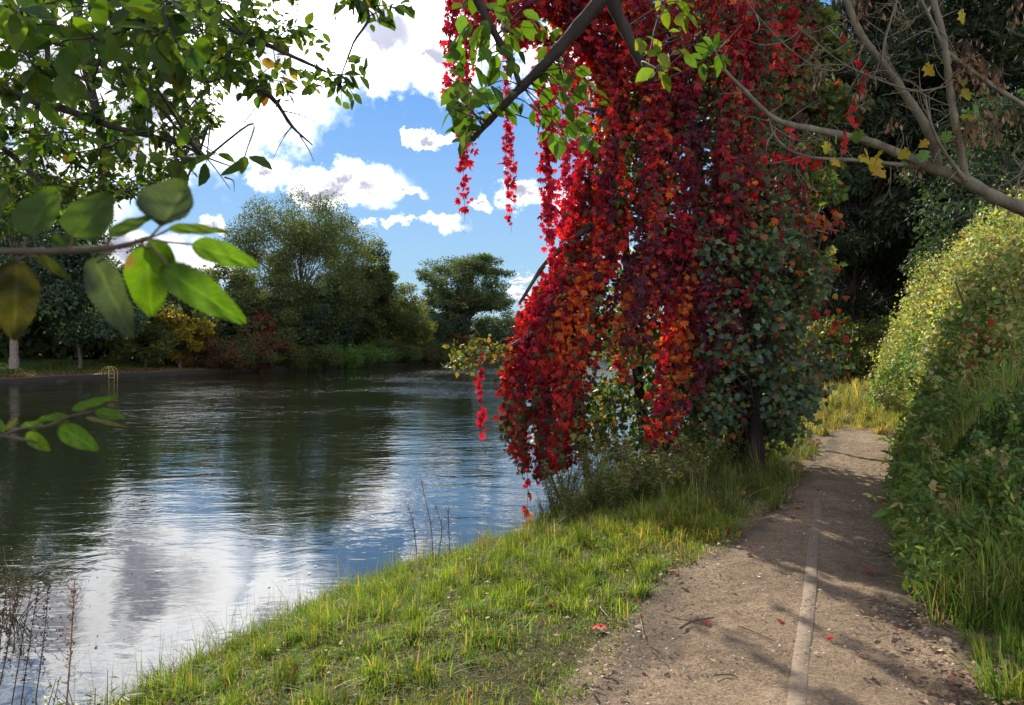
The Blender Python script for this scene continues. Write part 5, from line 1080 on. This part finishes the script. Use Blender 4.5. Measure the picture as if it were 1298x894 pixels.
# thin clear air: the aureole round the sun is held down by a soft shoulder
lum = VM('DOT_PRODUCT', sky.outputs[0], (.3, .5, .2)).outputs['Value']
skyc = VM('MULTIPLY', VM('SCALE', sky.outputs[0], None, MT('DIVIDE', 1.0, MT('ADD', .6, MT('MULTIPLY', lum, .2)))).outputs[0], (.78, .98, 1.16)).outputs[0]
mask = nt.nodes.new('ShaderNodeMapRange'); mask.interpolation_type = 'SMOOTHSTEP'; mask.inputs[1].default_value = -.16; mask.inputs[2].default_value = .5; L(den, mask.inputs[0])
thick = nt.nodes.new('ShaderNodeMapRange'); thick.interpolation_type = 'SMOOTHSTEP'; thick.inputs[1].default_value = .16; thick.inputs[2].default_value = .85; L(den, thick.inputs[0])
sd = VM('DOT_PRODUCT', tc.outputs['Generated'], tuple(SUNV)).outputs['Value']
glow = MT('POWER', MT('MAXIMUM', sd, 0.0), 18.0)
glow2 = MT('POWER', MT('MAXIMUM', sd, 0.0), 260.0)
rim = VM('SCALE', (8.0, 7.9, 7.8), None, MT('ADD', .85, MT('ADD', MT('MULTIPLY', glow, 3.6), MT('MULTIPLY', glow2, 8.0)))).outputs[0]
core = VM('SCALE', (3.3, 3.4, 4.2), None, MT('ADD', .9, MT('ADD', MT('MULTIPLY', glow, .45), MT('MULTIPLY', glow2, 4.0)))).outputs[0]
cm = nt.nodes.new('ShaderNodeMix'); cm.data_type = 'RGBA'; L(thick.outputs[0], cm.inputs[0])
front = MT('ADD', 1.0, MT('MULTIPLY', MT('MAXIMUM', MT('MULTIPLY', sd, -1.0), 0.0), 2.4))   # unseen cumulus opposite the sun, brightened to strengthen the added fill
L(VM('SCALE', rim, None, front).outputs[0], cm.inputs[6]); L(VM('SCALE', core, None, MT('POWER', front, 1.6)).outputs[0], cm.inputs[7])
hz = nt.nodes.new('ShaderNodeMapRange'); hz.inputs[1].default_value = .0; hz.inputs[2].default_value = .32; hz.inputs[3].default_value = .55; hz.inputs[4].default_value = 0; L(el, hz.inputs[0])
hm = nt.nodes.new('ShaderNodeMix'); hm.data_type = 'RGBA'; L(hz.outputs[0], hm.inputs[0]); L(skyc, hm.inputs[6]); hm.inputs[7].default_value = (3.6, 5.0, 6.4, 1); skyc = hm.outputs[2]
fm = nt.nodes.new('ShaderNodeMix'); fm.data_type = 'RGBA'; L(mask.outputs[0], fm.inputs[0]); L(skyc, fm.inputs[6]); L(cm.outputs[2], fm.inputs[7])
L(fm.outputs[2], bg.inputs[0]); L(bg.outputs[0], out.inputs[0])
w.cycles.sampling_method = 'MANUAL'; w.cycles.sample_map_resolution = 1024

sl = bpy.data.lights.new('sun', 'SUN'); sl.energy = 5.0; sl.angle = R(.53); sl.color = (1, .93, .82)
so = bpy.data.objects.new('sun', sl); COL.objects.link(so); so.rotation_euler = Vector(SUNV).to_track_quat('Z', 'Y').to_euler(); so.location = (0, 0, 30)
cam = bpy.data.cameras.new('camera'); cam.lens = 26; cam.sensor_width = 36; cam.clip_end = 3000; cam.clip_start = .05; cam.shift_y = -7/1298
cam.dof.use_dof = True; cam.dof.focus_distance = 9; cam.dof.aperture_fstop = 9
co = bpy.data.objects.new('camera', cam); COL.objects.link(co); co.location = (0, 0, CH); co.rotation_euler = (R(90), 0, 0); scene.camera = co
vs = scene.view_settings; vs.view_transform = 'Standard'; vs.look = 'None'; vs.exposure = .68; vs.gamma = 1
scene.render.engine = 'CYCLES'; scene.cycles.max_bounces = 6; scene.cycles.diffuse_bounces = 3; scene.cycles.glossy_bounces = 2; scene.cycles.transmission_bounces = 4
scene.cycles.sample_clamp_indirect = 6; scene.cycles.caustics_reflective = False; scene.cycles.caustics_refractive = False
scene.cycles.use_denoising = True
